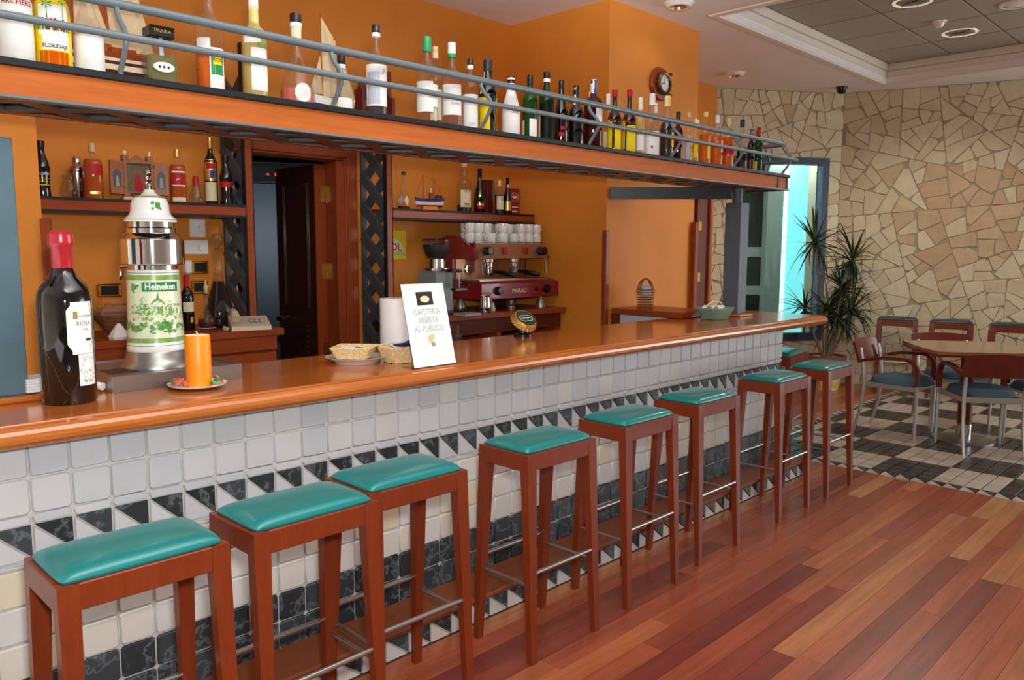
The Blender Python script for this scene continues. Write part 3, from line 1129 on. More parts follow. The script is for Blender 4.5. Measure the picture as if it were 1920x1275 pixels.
# ---------------------------------------------------------------- bar stools
def make_stool(label):
    t = thing('bar_stool', label, 'stool', (0, 0, 0), 0, 'teal bar stools')
    fr = MB()
    lx, ly, ht = .195, .125, .775
    fr.box(-lx + .03, lx - .03, -ly, -ly + .024, ht - .062, ht, 0, .002)
    fr.box(-lx + .03, lx - .03, ly - .024, ly, ht - .062, ht, 0, .002)
    fr.box(-lx, -lx + .024, -ly + .03, ly - .03, ht - .062, ht, 0, .002)
    fr.box(lx - .024, lx, -ly + .03, ly - .03, ht - .062, ht, 0, .002)
    fr.box(-lx + .024, lx - .024, -ly + .024, ly - .024, ht - .022, ht - .008)
    obj('seat_frame', fr, 'stoolw', t)
    for sx in (-1, 1):
        for sy in (-1, 1):
            tp, bt_ = .046, .029
            mb = MB()
            v = []
            for z, w, oy in ((ht, tp, 0), (ht - .062, tp, .003), (0, bt_, .030)):
                x1, y1 = sx * (lx + .002 - .002 * (z / ht)), sy * (ly + oy)
                x0, y0 = x1 - sx * w, y1 - sy * w * .82
                xa, xb, ya, yb = min(x0, x1), max(x0, x1), min(y0, y1), max(y0, y1)
                v += [(xa, ya, z), (xb, ya, z), (xb, yb, z), (xa, yb, z)]
            F = [(0, 1, 2, 3), (11, 10, 9, 8)]
            for k in (0, 4):
                F += [(k, k + 4, k + 5, k + 1), (k + 1, k + 5, k + 6, k + 2), (k + 2, k + 6, k + 7, k + 3), (k + 3, k + 7, k + 4, k)]
            obj('leg', MB().add(v, F), 'stoolw', t)
    # puffed vinyl seat
    cu = MB()
    w, d = lx - .009, ly - .009

    def surf(u, q):
        x, y_ = sin((u - .5) * pi), sin((q - .5) * pi)
        e = max(0, 1 - abs(x) ** 7) * max(0, 1 - abs(y_) ** 7)
        k = .006 + .020 * e ** .5 + .006 * (1 - .7 * x * x) * (1 - y_ * y_)
        c = 1 - .035 * (abs(x) * abs(y_)) ** 5
        return (x * w * c, y_ * d * c, ht + k)
    cu.grid(surf, 18, 14)
    bd = []
    for i in range(18):
        bd.append(surf(i / 18, 0))
    for i in range(14):
        bd.append(surf(1, i / 14))
    for i in range(18, 0, -1):
        bd.append(surf(i / 18, 1))
    for i in range(14, 0, -1):
        bd.append(surf(0, i / 14))
    nb = len(bd)
    cu.add(bd + [(p[0] * .99, p[1] * .99, ht + .001) for p in bd], [(i, nb + i, nb + (i + 1) % nb, (i + 1) % nb) for i in range(nb)])
    cm_ = cu.mesh('seat_cushion')
    cm_.set_sharp_from_angle(angle=radians(85))
    obj('seat_cushion', cm_, 'teal', t)
    for sy in (-1, 1):
        yy = sy * (ly + .030 * (1 - .335 / .713) - .008)
        obj('foot_rail', MB().cyl((-lx + .02, yy, .335), (lx - .02, yy, .335), .0085, 10), 'steel', t)
    for sx in (-1, 1):
        yy = ly + .012
        obj('side_rail', MB().cyl((sx * (lx - .014), -yy, .29), (sx * (lx - .014), yy, .29), .0065, 8), 'steel', t)
    return t


spots = [(.09, -.468, 0, 'teal bar stool nearest the camera, at the left end of the row'),
         (.545, -.462, .01, 'second teal bar stool from the left, its seat touching the third'),
         (.952, -.400, -.01, 'third teal bar stool from the left, pushed against the second'),
         (1.607, -.425, 0, 'fourth teal bar stool from the left, standing clear under the menu card'),
         (2.215, -.405, 0, 'fifth teal bar stool from the left in the row along the bar'),
         (2.835, -.370, 0, 'sixth teal bar stool from the left in the row along the bar'),
         (3.680, -.362, 0, 'seventh teal bar stool from the left, before the last two'),
         (4.315, -.362, 0, 'eighth teal bar stool, the far end of the row beside the bar corner'),
         (4.735, .105, .12, 'teal bar stool round the far end of the bar, partly hidden by its corner')]
st0 = make_stool(spots[0][3])
for i, (x, y, a, lab) in enumerate(spots):
    s = st0 if i == 0 else copy_tree(st0, (0, 0, 0), 0, lab)
    s.location = (x, y, 0)
    s.rotation_euler = (0, 0, a)
wa = atan2(dr.y, dr.x)
for (px, py, lab) in ((8.22, .50, 'dark green topped stool against the stone wall, nearest the potted plant'), (8.27, .00, 'dark green topped stool against the stone wall, middle of three'), (8.335, -.53, 'dark green topped stool against the stone wall, rightmost of three')):
    s = copy_tree(st0, (px, py, 0), wa + (.0 if lab[-1] != 'e' else 0), lab)
    s['group'] = 'stools against the stone wall'
    for ch in s.children:
        if ch.name.startswith('seat_cushion'):
            ch.data = ch.data.copy()
            ch.data.materials[0] = M['teal_d']

# ---------------------------------------------------------------- table and armchairs by the stone wall
tb = thing('cafe_table', 'square wooden cafe table on a chrome pedestal among armchairs', 'table', (6.38, -.66, 0), .645)
hs = .375
po = []
for k in range(4):
    for q in range(6):
        u = q / 6 * 2 - 1
        bu = .022 * (1 - u * u)
        x, y_ = u * hs, -hs - bu
        a = k * pi / 2
        po.append((x * cos(a) - y_ * sin(a), x * sin(a) + y_ * cos(a)))
obj('tabletop', MB().prism(po, .725, .750), 'tablew', tb)
obj('top_edge', MB().prism([(x * .985, y_ * .985) for x, y_ in po], .708, .725), 'chairwood', tb)
obj('column', MB().lathe([(.0, .13), (.052, .13), (.052, .708), (0, .708)], 20), 'chairwood', tb)
obj('chrome_sleeve', MB().lathe([(0, .02), (.056, .02), (.056, .132), (0, .132)], 20), 'chrome', tb)
obj('base_disc', MB().lathe([(0, 0), (.225, 0), (.225, .008), (.20, .016), (.06, .022), (0, .022)], 32), 'steel', tb)


def make_chair(label):
    """faces +Y"""
    t = thing('armchair', label, 'chair', (0, 0, 0), 0, 'armchairs round the cafe table')
    w = .235
    for sx in (-1, 1):
        bx = sx * (w - .03)
        obj('rear_leg', MB().tube([(bx, -.275, 0), (bx, -.225, .2), (bx, -.205, .42), (bx, -.222, .60), (bx, -.245, .71)], .014, 8, rad=[.011, .014, .016, .015, .012]), 'chairgrey', t)
        obj('front_leg', MB().tube([(sx * w, .205, 0), (sx * w, .205, .44)], .014, 8, rad=[.011, .016]), 'chairgrey', t)
        arm = [(sx * w, .205, .44), (sx * w, .205, .54)] + [(sx * (w + .002), .205 - .11 * (1 - cos(a)), .54 + .11 * sin(a)) for a in (.4, .8, 1.2, pi / 2)] + [(sx * (w + .004), -.06, .645), (sx * (w - .002), -.17, .622), (sx * (w - .022), -.232, .605)]
        mb = MB()
        for p, q in zip(arm, arm[1:]):
            pass
        A = []
        k = len(arm)
        for i, p in enumerate(arm):
            p = Vector(p)
            tg = (Vector(arm[min(i + 1, k - 1)]) - Vector(arm[max(i - 1, 0)])).normalized()
            nb = Vector((1, 0, 0))
            un = tg.cross(nb).normalized()
            ww, hh = .019, .012
            A += [p + nb * ww + un * hh, p - nb * ww + un * hh, p - nb * ww - un * hh, p + nb * ww - un * hh]
        F = [(0, 1, 2, 3), tuple(4 * (k - 1) + j for j in (3, 2, 1, 0))]
        for i in range(k - 1):
            for j in range(4):
                F.append((4 * i + j, 4 * i + 4 + j, 4 * i + 4 + (j + 1) % 4, 4 * i + (j + 1) % 4))
        obj('armrest', MB().add(A, F), 'chairwood', t)
    fr = MB()
    fr.bar((-w, .2, .415), (w, .2, .415), .018, .035)
    fr.bar((-w + .03, -.205, .415), (w - .03, -.205, .415), .018, .04)
    for sx in (-1, 1):
        fr.bar((sx * w, .2, .415), (sx * (w - .03), -.205, .415), .018, .035)
    obj('seat_frame', fr, 'chairgrey', t)
    prof = []
    pc = MB()

    def pad(u, q):
        x, y_ = u * 2 - 1, q * 2 - 1
        wd = .232 - .025 * (1 - q)
        k = sqrt(max(0, 1 - .48 * x * x * y_ * y_))
        e = (1 - abs(x) ** 4) * (1 - abs(y_) ** 4)
        return (x * wd * k * (1 + .0), (y_ * .225 + .015) * k + .02 * (1 - x * x) * (y_ > 0) * y_, .435 + .055 * max(0, e) ** .4)
    pc.grid(pad, 14, 14)
    pc.grid(lambda u, q: (pad(u, q)[0], pad(u, q)[1], .432), 14, 14, flip=True)
    obj('seat_pad', pc, 'chairblue', t)
    bk = MB()

    def bf(s_):
        def f(u, q):
            x = (u * 2 - 1)
            return (x * .245, -.240 - .035 * (1 - x * x) - .05 * q + s_, .590 + .178 * q - .014 * q * x * x)
        return f
    bk.grid(bf(.009), 12, 4, flip=True)
    bk.grid(bf(-.009), 12, 4)
    for q in (0, 1):
        a_ = [bf(.009)(i / 12, q) for i in range(13)]
        b_ = [bf(-.009)(i / 12, q) for i in range(13)]
        bk.add(a_ + b_, [((i, i + 1, 14 + i, 13 + i) if q == 1 else (i + 1, i, 13 + i, 14 + i)) for i in range(12)])
    for u in (0, 1):
        a_ = [bf(.009)(u, i / 4) for i in range(5)]
        b_ = [bf(-.009)(u, i / 4) for i in range(5)]
        bk.add(a_ + b_, [((i, i + 1, 6 + i, 5 + i) if u == 0 else (i + 1, i, 5 + i, 6 + i)) for i in range(4)])
    obj('backrest', bk, 'chairwood', t)
    return t


c0 = make_chair('blue seated armchair at the left of the cafe table, seen from its side')
c0.location = (6.23, -.20, 0)
c0.rotation_euler = (0, 0, pi + .02)
copy_tree(c0, (6.115, -.835, 0), -.95, 'blue seated armchair nearest the camera, its red wooden back turned to us')
copy_tree(c0, (6.93, -.40, 0), pi / 2 + .66, 'blue seated armchair behind the cafe table, only its back rail showing above it')
copy_tree(c0, (6.68, -1.16, 0), .62, 'blue seated armchair at the right of the cafe table, cut by the frame')

# ---------------------------------------------------------------- potted plant
pl = thing('potted_plant', 'tall spiky dracaena in a painted pot by the window', 'plant', (7.88, 1.10, 0))
pot = MB().lathe([(0, 0), (.125, 0), (.13, .012), (.165, .16), (.178, .25), (.186, .252), (.186, .285), (.166, .285), (.16, .25), (0, .25)], 28)
POT = [obj('pot', pot, 'porc', pl)]
POT.append(obj('pot_rim', MB().lathe([(.179, .25), (.190, .252), (.192, .29), (.165, .291), (.160, .27)], 28), 'terra', pl))
pb, py_ = MB(), MB()
for k in range(14):
    a = 2 * pi * k / 14
    rr = lambda z: .1665 + (z - .16) * .145
    arch = [(a + .19 * cos(q), .165 + .06 * sin(q)) for q in [pi * i / 6 for i in range(7)]]
    pb.add([(rr(z) * cos(b), rr(z) * sin(b), z) for b, z in arch] + [(rr(.165) * cos(a), rr(.165) * sin(a), .165)], [(i + 1, i, 7)[::-1] for i in range(6)])
    r2 = lambda z: .1315 + z * .232
    py_.add([(r2(z) * cos(b), r2(z) * sin(b), z) for b, z in ((a - .16, .02), (a + .16, .02), (a + .16, .06), (a, .09), (a - .16, .06))], [(0, 1, 2, 3, 4)])
POT.append(obj('blue_scallops', pb, 'bluep', pl, kind='stuff'))
POT.append(obj('yellow_scallops', py_, 'yellowp', pl, kind='stuff'))
POT.append(obj('soil', MB().lathe([(0, .26), (.160, .26), (0, .268)], 20), 'soil', pl))
for o in POT:
    o.data.transform(Matrix.Diagonal((1.08, 1.08, 1.27, 1)))


def leafmesh(L, w, droop, m_):
    mb = MB()
    v = []
    n = 7
    for i in range(n + 1):
        t = i / n
        x = L * t * (1 - .18 * droop * t)
        z = -droop * L * t * t * .55
        ww = w * (min(1, .45 + t * 3) if t < .3 else (1 - ((t - .3) / .7) ** 1.6))
        v += [(x, -ww, z + .0), (x, 0, z - ww * .5), (x, ww, z)]
    f = []
    for i in range(n):
        for j in (0, 1):
            a = i * 3 + j
            f.append((a, a + 3, a + 4, a + 1))
    return mb.add(v, f, 0, True).mesh('leaf')


lv = [leafmesh(.46, .0155, .25, 0), leafmesh(.50, .0155, .75, 0), leafmesh(.44, .0145, .05, 0), leafmesh(.38, .016, 1.2, 0)]
RL = random.Random(9)
rv = Vector((cos(YAW), -sin(YAW), 0))
fv = Vector((sin(YAW), cos(YAW), 0))
ros = [(-.20, -.05, 1.60, 38, 1), (.22, -.03, 1.40, 40, 1), (.10, -.08, 1.09, 40, 1), (-.27, -.05, .90, 30, .8), (.0, .0, .86, 48, .9), (.24, -.04, .86, 48, .9), (.12, -.02, .76, 44, .9)]
for (dx, dy, z, nlf, sc) in ros:
    b = rv * dx + fv * dy
    obj('stem', MB().tube([(b.x * .12, b.y * .12, .335), (b.x * .4, b.y * .4, z * .55), (b.x * .9, b.y * .9, z - .12), (b.x, b.y, z)], .012, 7, rad=[.016, .014, .012, .01]), 'bark', pl)
    for k in range(nlf):
        az = RL.uniform(0, 2 * pi)
        el = RL.choice((RL.uniform(.7, 1.4), RL.uniform(-.1, .7), RL.uniform(-.9, .1)))
        s_ = sc * RL.uniform(.75, 1.05)
        # leaves that would meet a wall lean back into the room
        for _ in range(6):
            tip = Vector((7.88 + b.x + .46 * s_ * cos(az) * max(.35, cos(el)), 1.10 + b.y + .46 * s_ * sin(az) * max(.35, cos(el)), 0))
            if (tip - C3).dot(nr) > .04 and (tip - C3).dot(nl) > .04:
                break
            az = RL.uniform(0, 2 * pi)
        o = obj('leaf', RL.choice(lv if el > 0 else lv[:2] + lv[3:]), None, pl, (b.x, b.y, z + RL.uniform(-.05, .02)), (0, -el, az))
        o.scale = (s_, s_, s_)
for i, m_ in enumerate(lv):
    m_.materials.append(M['leaf' if i != 2 else 'leaf2'])

# ---------------------------------------------------------------- the back bar
def lattice_panel(name, label, X, y0, y1, z0, z1):
    """open lattice of slanting slats standing across the wall, with a wooden front post"""
    t = thing(name, label, 'lattice screen', (X, y0, 0))
    D = y1 - y0
    obj('front_post', MB().box(-.020, .020, 0, .034, z0, z1, 0, .002), 'cabw', t)
    for a in (-.024, .020):
        obj('post_edge', MB().box(a, a + .004, -.001, .034, z0, z1), 'edgeblk', t)
    obj('back_post', MB().box(-.016, .016, D - .022, D - .002, z0, z1), 'slat_d', t)
    ya, yb = .036, D - .024
    hw = (yb - ya) / 2
    ym = (ya + yb) / 2
    pz = .192
    m1 = MB().bar((-.012, -hw, -hw * .85), (-.012, hw, hw * .85), .058, .024, upv=(1, 0, 0)).mesh('lattice_slat')
    m2 = MB().bar((.012, -hw, hw * .85), (.012, hw, -hw * .85), .058, .024, upv=(1, 0, 0)).mesh('lattice_slat')
    z = z0 + hw
    while z < z1 - hw * .8:
        obj('lattice_slat', m1, 'slat_d', t, (0, ym, z))
        obj('lattice_slat', m2, 'slat_d', t, (0, ym, z))
        z += pz
    return t


lattice_panel('lattice_screen', 'dark lattice screen at the left of the doorway, behind the phone counter', 1.557, 1.70, 1.998, 1.075, 2.6)
lattice_panel('lattice_screen', 'dark lattice screen at the right of the doorway, beside the coffee machine', 2.508, 1.70, 1.998, .02, 2.6)
obj_shelf = []
for (x0, x1, z, lab) in ((.41, 1.532, 1.735, 'wooden wall shelf at the left holding whisky bottles and a painted shrine'), (2.535, 3.86, 1.757, 'wooden wall shelf at the right holding a model boat and bottles')):
    t = thing('wall_shelf', lab, 'shelf', ((x0 + x1) / 2, 1.70, z))
    w = (x1 - x0) / 2
    obj('shelf_board', MB().box(-w, w, .010, .297, -.022, 0), 'cabw', t)
    obj('front_rail', MB().box(-w, w, .0, .0095, -.056, -.012), 'cabw', t)
    obj('black_edge', MB().box(-w, w, -.003, .009, -.0118, .002), 'edgeblk', t)
    obj('black_edge', MB().box(-w, w, -.003, .009, -.070, -.0562), 'edgeblk', t)

# door to the pantry
d1 = struct('door_1', MB().box(2.30, 2.36, 1.985, 2.125, 0, 2.06), 'jamb')
cs = MB()
cs.box(2.36, 2.455, 1.972, 1.9995, 0, 2.15, 0, .004)
cs.box(1.56, 2.359, 1.972, 1.9995, 2.06, 2.15, 0, .004)
cs.box(2.375, 2.44, 1.962, 1.972, 0, 2.13, 0, .004)
cs.box(1.56, 2.375, 1.962, 1.972, 2.075, 2.13, 0, .004)
obj('casing', cs, 'jamb', d1)
leaf = MB().box(2.232, 2.272, 2.13, 2.62, .01, 2.04)
obj('door_leaf', leaf, 'doorw', d1)
obj('leaf_edge', MB().box(2.226, 2.30, 2.118, 2.13, .01, 2.04), 'jamb', d1)
pm = MB()
for z0, z1 in ((1.10, 1.93), (.25, .78)):
    pm.box(2.222, 2.232, 2.22, 2.24, z0, z1, 0, .003)
    pm.box(2.222, 2.232, 2.52, 2.54, z0, z1, 0, .003)
    pm.box(2.222, 2.232, 2.24, 2.52, z0, z0 + .02, 0, .003)
    pm.box(2.222, 2.232, 2.24, 2.52, z1 - .02, z1, 0, .003)
obj('panel_moulding', pm, 'doorw', d1)
for k in range(6):
    obj('louvre_slat', MB().box(2.218, 2.233, 2.25, 2.51, .80 + k * .035, .815 + k * .035), 'doorw', d1)
for z in (1.80, 1.30, .78):
    h = obj('hinge', MB().box(2.262, 2.30, 2.110, 2.118, z, z + .10), 'brass', d1)
    obj('hinge_pin', MB().cyl((2.302, 2.109, z - .005), (2.302, 2.109, z + .105), .007, 8), 'brass', h)
dh = obj('handle', MB().tube([(2.224, 2.58, 1.02), (2.19, 2.58, 1.02), (2.185, 2.57, 1.02), (2.185, 2.49, 1.018)], .008, 8), 'brass', d1)
# steel fridge in the pantry
fr = thing('fridge', 'tall steel fridge in the dark room behind the open door', 'fridge', (2.36, 2.90, 0), -.49)
obj('body', MB().box(-.50, .58, .03, .30, .0, 2.12), 'darkmetal', fr)
obj('door', MB().box(-.49, .30, 0, .0295, .05, 1.97, 0, .006), 'fridge', fr)
obj('door', MB().box(.31, .57, 0, .0295, .05, 1.97, 0, .006), 'fridge', fr)
obj('head_panel', MB().box(-.49, .57, 0, .0295, 1.98, 2.11), 'edgeblk', fr)
for x in (-.03, .03):
    obj('indicator', MB().cyl((x, -.004, 2.03), (x, .0, 2.03), .013 if x > 0 else .007, 10), 'led', fr)

# phone counter and coffee counter
t = thing('back_counter', 'red-brown wooden back counter carrying a phone and a decanter', 'counter', (1.0, 1.45, 0))
obj('worktop', MB().box(-.575, .605, 0, .545, 1.035, 1.072, 0, .004), 'cabw', t)
obj('carcass', MB().box(-.57, .57, .035, .54, .0, 1.033), 'cabd', t)
obj('apron', MB().box(-.57, .57, .022, .0345, .96, 1.033), 'cabw', t)
for k in range(3):
    x0 = -.56 + k * .38
    f = obj('drawer_front', MB().box(x0, x0 + .365, .018, .034, .62, .945, 0, .004), 'cabw', t)
    obj('recessed_panel', MB().box(x0 + .05, x0 + .315, .012, .0178, .67, .90, 0, .003), 'cabd', f)
    obj('lower_door', MB().box(x0, x0 + .365, .018, .034, .06, .60, 0, .004), 'cabw', t)
t = thing('back_counter', 'dark wooden back counter under the coffee machine', 'counter', (3.24, 1.42, 0))
obj('worktop', MB().box(-.70, .655, -.02, .577, 1.035, 1.072, 0, .004), 'cabw', t)
obj('apron', MB().box(-.70, .645, .03, .05, .93, 1.033), 'cabd', t)
obj('back_panel', MB().box(-.70, .645, .50, .575, 0, 1.033), 'cabd', t)
obj('bottom_shelf', MB().box(-.70, .645, .06, .49, .35, .38), 'cabd', t)
for x in (-.70, -.02, .605):
    obj('upright', MB().box(x, x + .04, .03, .49, 0, .929), 'cabw', t)
us = obj('wooden_block', MB().box(.40, .655, .50, .575, 0, .057, 0, .003), 'cabd', None, (3.24, 1.42, 1.0725))
tag(us, 'low dark wooden block at the right end of the coffee counter', 'block')
for x0, x1 in ((-.65, -.05), (.04, .59)):
    mb = MB().box(x0, x1, .12, .48, .381, .86, 0, .008)
    o = obj('steel_drawer', mb, 'greyplast', t)
# half-high return counter closing the bar at the far end
t = thing('return_counter', 'low wooden return counter with a white front beside the orange wall', 'counter', (3.97, .57, 0))
obj('worktop', MB().box(0, .42, -.12, .47, 1.042, 1.083, 0, .004), 'cabw', t)
obj('end_panel', MB().box(.0, .03, .40, .47, 0, 1.041), 'cabd', t)
obj('white_front', MB().box(.012, .40, .0, .399, .05, 1.041), 'dimblue', t)
# second doorway, seen edge on at the end of the orange wall
d2 = struct('door_2', MB().box(5.06, 5.22, 1.02, 1.12, 0, 2.05), 'cabd')
obj('door_edge', MB().box(5.0, 5.05, 1.0, 1.042, .02, 1.72, 0, .004), 'cabw', d2)
obj('outer_trim', MB().box(5.222, 5.25, 1.0, 1.12, 0, 2.05), 'jamb', d2)
for z in (1.655, 1.245):
    obj('hinge', MB().box(5.045, 5.08, .994, 1.0, z, z + .07), 'brass', d2)

# ---------------------------------------------------------------- coffee machine, grinder, cups
cmx = thing('coffee_machine', 'dark red two group espresso machine stacked with white cups', 'coffee machine', (3.50, 1.50, 1.0725))
W2 = .365
side = [(0.02, .085), (.43, .085), (.43, .50), (.36, .525), (.24, .515), (.10, .44), (.06, .36), (.30, .355), (.30, .20), (.02, .20)]
for s_ in (-1, 1):
    x0 = s_ * W2
    obj('side_panel', MB().prism([(p[0], p[1]) for p in side[:4] + side[4:]][::1], x0 - .012, x0 + .012, axis='x'), 'redm', cmx)
obj('lower_body', MB().prism([(-.02, .085), (.40, .085), (.40, .19), (.03, .205), (-.02, .19)], -W2 - .03, W2 + .03, axis='x'), 'redm', cmx)
obj('drip_grate', MB().box(-W2, W2, .03, .29, .206, .213), 'bronze', cmx)
for k in range(10):
    obj('grate_bar', MB().box(-W2 + .01, W2 - .01, .045 + k * .024, .053 + k * .024, .2135, .218), 'steel', cmx)
obj('splash_panel', MB().box(-W2 + .013, W2 - .013, .29, .30, .213, .36), 'bronze', cmx)
obj('head', MB().box(-W2 + .013, W2 - .013, .09, .42, .36, .462, 0, .004), 'redm', cmx)
obj('front_panel', MB().prism([(.06, .365), (.088, .365), (.088, .465), (.095, .465)][::1] if False else [(.052, .362), (.089, .362), (.089, .468), (.082, .468)], -W2 + .014, W2 - .014, axis='x'), 'bronze', cmx)
obj('cup_tray', MB().box(-W2 + .013, W2 - .013, .09, .43, .4625, .470), 'steel', cmx)
obj('cup_rail', MB().tube([(-W2 + .02, .095, .478), (W2 - .02, .095, .478)], .004, 6), 'steel', cmx)
for x in (-.28, .27):
    k = obj('steam_knob', MB().lathe([(0, 0), (.030, 0), (.034, .01), (.030, .055), (0, .06)], 14), 'black', cmx, (x, .062, .415), (pi / 2, 0, 0))
for x in (-.10, .12):
    obj('switch', MB().box(x - .016, x + .016, .048, .062, .39, .44, 0, .003), 'redp', cmx)
obj('squiggle', MB().tube([(-.03 + .012 * i, .058 + .001 * i % 2, .412 + .008 * sin(i * 1.7)) for i in range(8)], .0018, 5), 'greyp', cmx)
for x in (-.14, .12):
    g_ = obj('group_head', MB().lathe([(0, .27), (.030, .27), (.034, .29), (.034, .33), (.042, .335), (.042, .36), (0, .36)], 18), 'chrome', cmx, (x, .18, 0))
    obj('portafilter', MB().lathe([(0, .235), (.012, .236), (.014, .25), (.036, .255), (.038, .285), (0, .285)], 16), 'chrome', g_, (0, 0, 0))
    obj('filter_handle', MB().tube([(.02, -.03, .268), (.045, -.08, .262), (.085, -.17, .245), (.09, -.18, .243)], .014, 8, rad=[.008, .013, .016, .012]), 'black', g_)
for s_ in (-1, 1):
    obj('steam_wand', MB().tube([(s_ * .325, .06, .362), (s_ * .33, .05, .30), (s_ * .325, .045, .235)], .006, 8), 'chrome', cmx)
obj('pressure_gauge', MB().lathe([(0, 0), (.033, 0), (.033, .012), (.027, .013), (0, .011)], 18), 'chrome', cmx, (-.24, .29, .285), (pi / 2, 0, 0))
obj('round_knob', MB().lathe([(0, 0), (.022, 0), (.02, .02), (0, .022)], 14), 'black', cmx, (-.02, .29, .255), (pi / 2, 0, 0))
obj('pilot_light', MB().lathe([(0, 0), (.008, 0), (.006, .008), (0, .009)], 10), 'led', cmx, (.225, .29, .285), (pi / 2, 0, 0))
for x in (-.24, .255):
    obj('tap_knob', MB().lathe([(0, 0), (.030, 0), (.03, .012), (.024, .03), (0, .032)], 16), 'black', cmx, (x, -.02, .14), (pi / 2, 0, 0))
obj('socket', MB().lathe([(0, 0), (.014, 0), (.014, .006), (0, .007)], 12), 'black', cmx, (.15, -.02, .14), (pi / 2, 0, 0))
text_flat('MAIRALI', .042, 'creamp', cmx, (-.03, -.0215, .135), sx=.95)
for x in (-.25, .27):
    for yy in (.045, .36):
        obj('foot', MB().lathe([(0, 0), (.040, 0), (.040, .012), (.026, .06), (.012, .062), (.012, .085), (0, .085)], 16), 'alu', cmx, (x, yy, 0))

gr = thing('coffee_grinder', 'grey coffee grinder with a bean hopper left of the espresso machine', 'grinder', (2.86, 1.66, 1.0725))
obj('body', MB().prism([(-.075, -.08), (.075, -.08), (.085, .1), (-.085, .1)], .02, .285, top=.94), 'greyplast', gr)
obj('base', MB().box(-.085, .085, -.26, .1, 0, .02, 0, .006), 'black', gr)
obj('grounds_tray', MB().prism([(-.07, -.36), (.07, -.36), (.085, -.2), (-.085, -.2)], .001, .018), 'greyplast', gr)
obj('collar', MB().lathe([(.0, .285), (.09, .285), (.09, .30), (.06, .305), (.058, .36), (.07, .365), (0, .365)], 20), 'chrome', gr)
obj('hopper', MB().lathe([(.06, .366), (.078, .385), (.096, .43), (.100, .485), (.098, .487)], 24), 'clear_g', gr)
obj('beans', MB().lathe([(0, .368), (.058, .369), (.076, .387), (.092, .43), (.095, .455), (0, .465)], 20), 'bean', gr)
obj('hopper_lid', MB().lathe([(.0, .495), (.07, .494), (.101, .488), (.101, .484), (0, .484)], 24), 'black', gr)
ds = obj('dosing_chamber', MB().lathe([(0, .17), (.055, .17), (.055, .27), (.05, .275), (0, .275)], 18), 'clear_g', gr, (0.02, -.15, 0))
obj('dosing_cap', MB().lathe([(0, .276), (.058, .276), (.05, .295), (0, .297)], 18), 'black', ds)
obj('dosing_fork', MB().bar((-.03, -.20, .165), (.07, -.20, .165), .05, .012), 'black', gr)
obj('dosing_lever', MB().tube([(.07, -.15, .2), (.12, -.16, .2), (.14, -.17, .19)], .008, 8), 'chrome', gr)
pj = obj('milk_pitcher', MB().lathe([(0, 0), (.040, 0), (.042, .01), (.040, .06), (.034, .10), (.036, .118), (.034, .118), (.031, .10), (0, .02)], 20), 'chrome', None, (3.105, 1.445, 1.0725))
tag(pj, 'small steel milk jug standing before the coffee machine', 'jug')
tp = obj('tamper', MB().lathe([(0, 0), (.030, 0), (.032, .02), (.016, .03), (.018, .06), (0, .066)], 16), 'alu', None, (3.51, 1.60, 1.0725))
tag(tp, 'low grey tamper under the coffee machine', 'tamper')

# cups on the machine
cup = thing('coffee_cup', 'white coffee cup stacked on the espresso machine', 'cup', (0, 0, 0), 0, 'white cups stacked on the espresso machine')
obj('cup_body', MB().lathe([(0, 0), (.030, 0), (.033, .005), (.037, .03), (.0375, .069), (.0345, .069), (.034, .032), (0, .01)], 18), 'porc', cup)
obj('handle', MB().tube([(.034, 0, .048), (.048, 0, .05), (.056, 0, .036), (.05, 0, .02), (.033, 0, .018)], .0042, 6), 'porc', cup)
Rc = random.Random(2)
ct_ = []
zt_ = 1.072 + .4705
for j, (yy, xs) in enumerate(((1.575, (-.17, -.05, .06, .14, .22, .30)), (1.665, (-.29, -.205, -.12, .0, .10, .19, .28)), (1.755, (-.25, -.16, .04, .14, .24)))):
    for i, x in enumerate(xs):
        for lv_ in range(2):
            if lv_ == 1 and (j == 0 and i in (0, 2)):
                continue
            ct_.append((3.50 + x, yy + .05, zt_ + .0695 * lv_, Rc.choice((pi, 0, -.4, 2.6)), j, lv_))
wh = ['leftmost at the front', 'on top of the stack']
ORD = ['first', 'second', 'third', 'fourth', 'fifth', 'sixth', 'seventh', 'eighth', 'ninth', 'tenth']
num = {}
for k, (x, yy, z, a, j, lv_) in enumerate(ct_):
    num[(j, lv_)] = num.get((j, lv_), -1) + 1
    cl_ = 'white coffee cup, ' + ORD[num[(j, lv_)]] + ' from the left in the ' + ('lower', 'upper')[lv_] + ' layer of the ' + ('front', 'middle', 'rear')[j] + ' row'
    c = cup if k == 0 else copy_tree(cup, (0, 0, 0), 0)
    c.location = (x, yy, z)
    c['label'] = cl_
    c.rotation_euler = (0, 0, a)
for k, x in enumerate((-.285, -.20)):
    pass

# ---------------------------------------------------------------- fittings on the walls
def plate_switch(name, label, x, z, w, h, kind):
    t = thing(name, label, 'switch' if kind == 'white' else 'socket', (x, 1.9985, z))
    if kind == 'white':
        obj('plate', MB().box(-w, w, -.012, 0, -h, h, 0, .003), 'porc', t)
        obj('dial', MB().lathe([(0, 0), (.022, 0), (.02, .014), (0, .016)], 18), 'white', t, (w * .4, -.012, 0), (pi / 2, 0, 0))
    else:
        obj('brass_frame', MB().box(-w, w, -.014, 0, -h, h, 0, .006), 'brass', t)
        obj('insert', MB().box(-w * .7, w * .7, -.018, -.0141, -h * .7, h * .7, 0, .002), 'black', t)
        for s_ in (-1, 1):
            obj('screw', MB().lathe([(0, 0), (.006, 0), (.005, .003), (0, .004)], 8), 'brass', t, (s_ * w * .85, -.014, 0), (pi / 2, 0, 0))
    return t


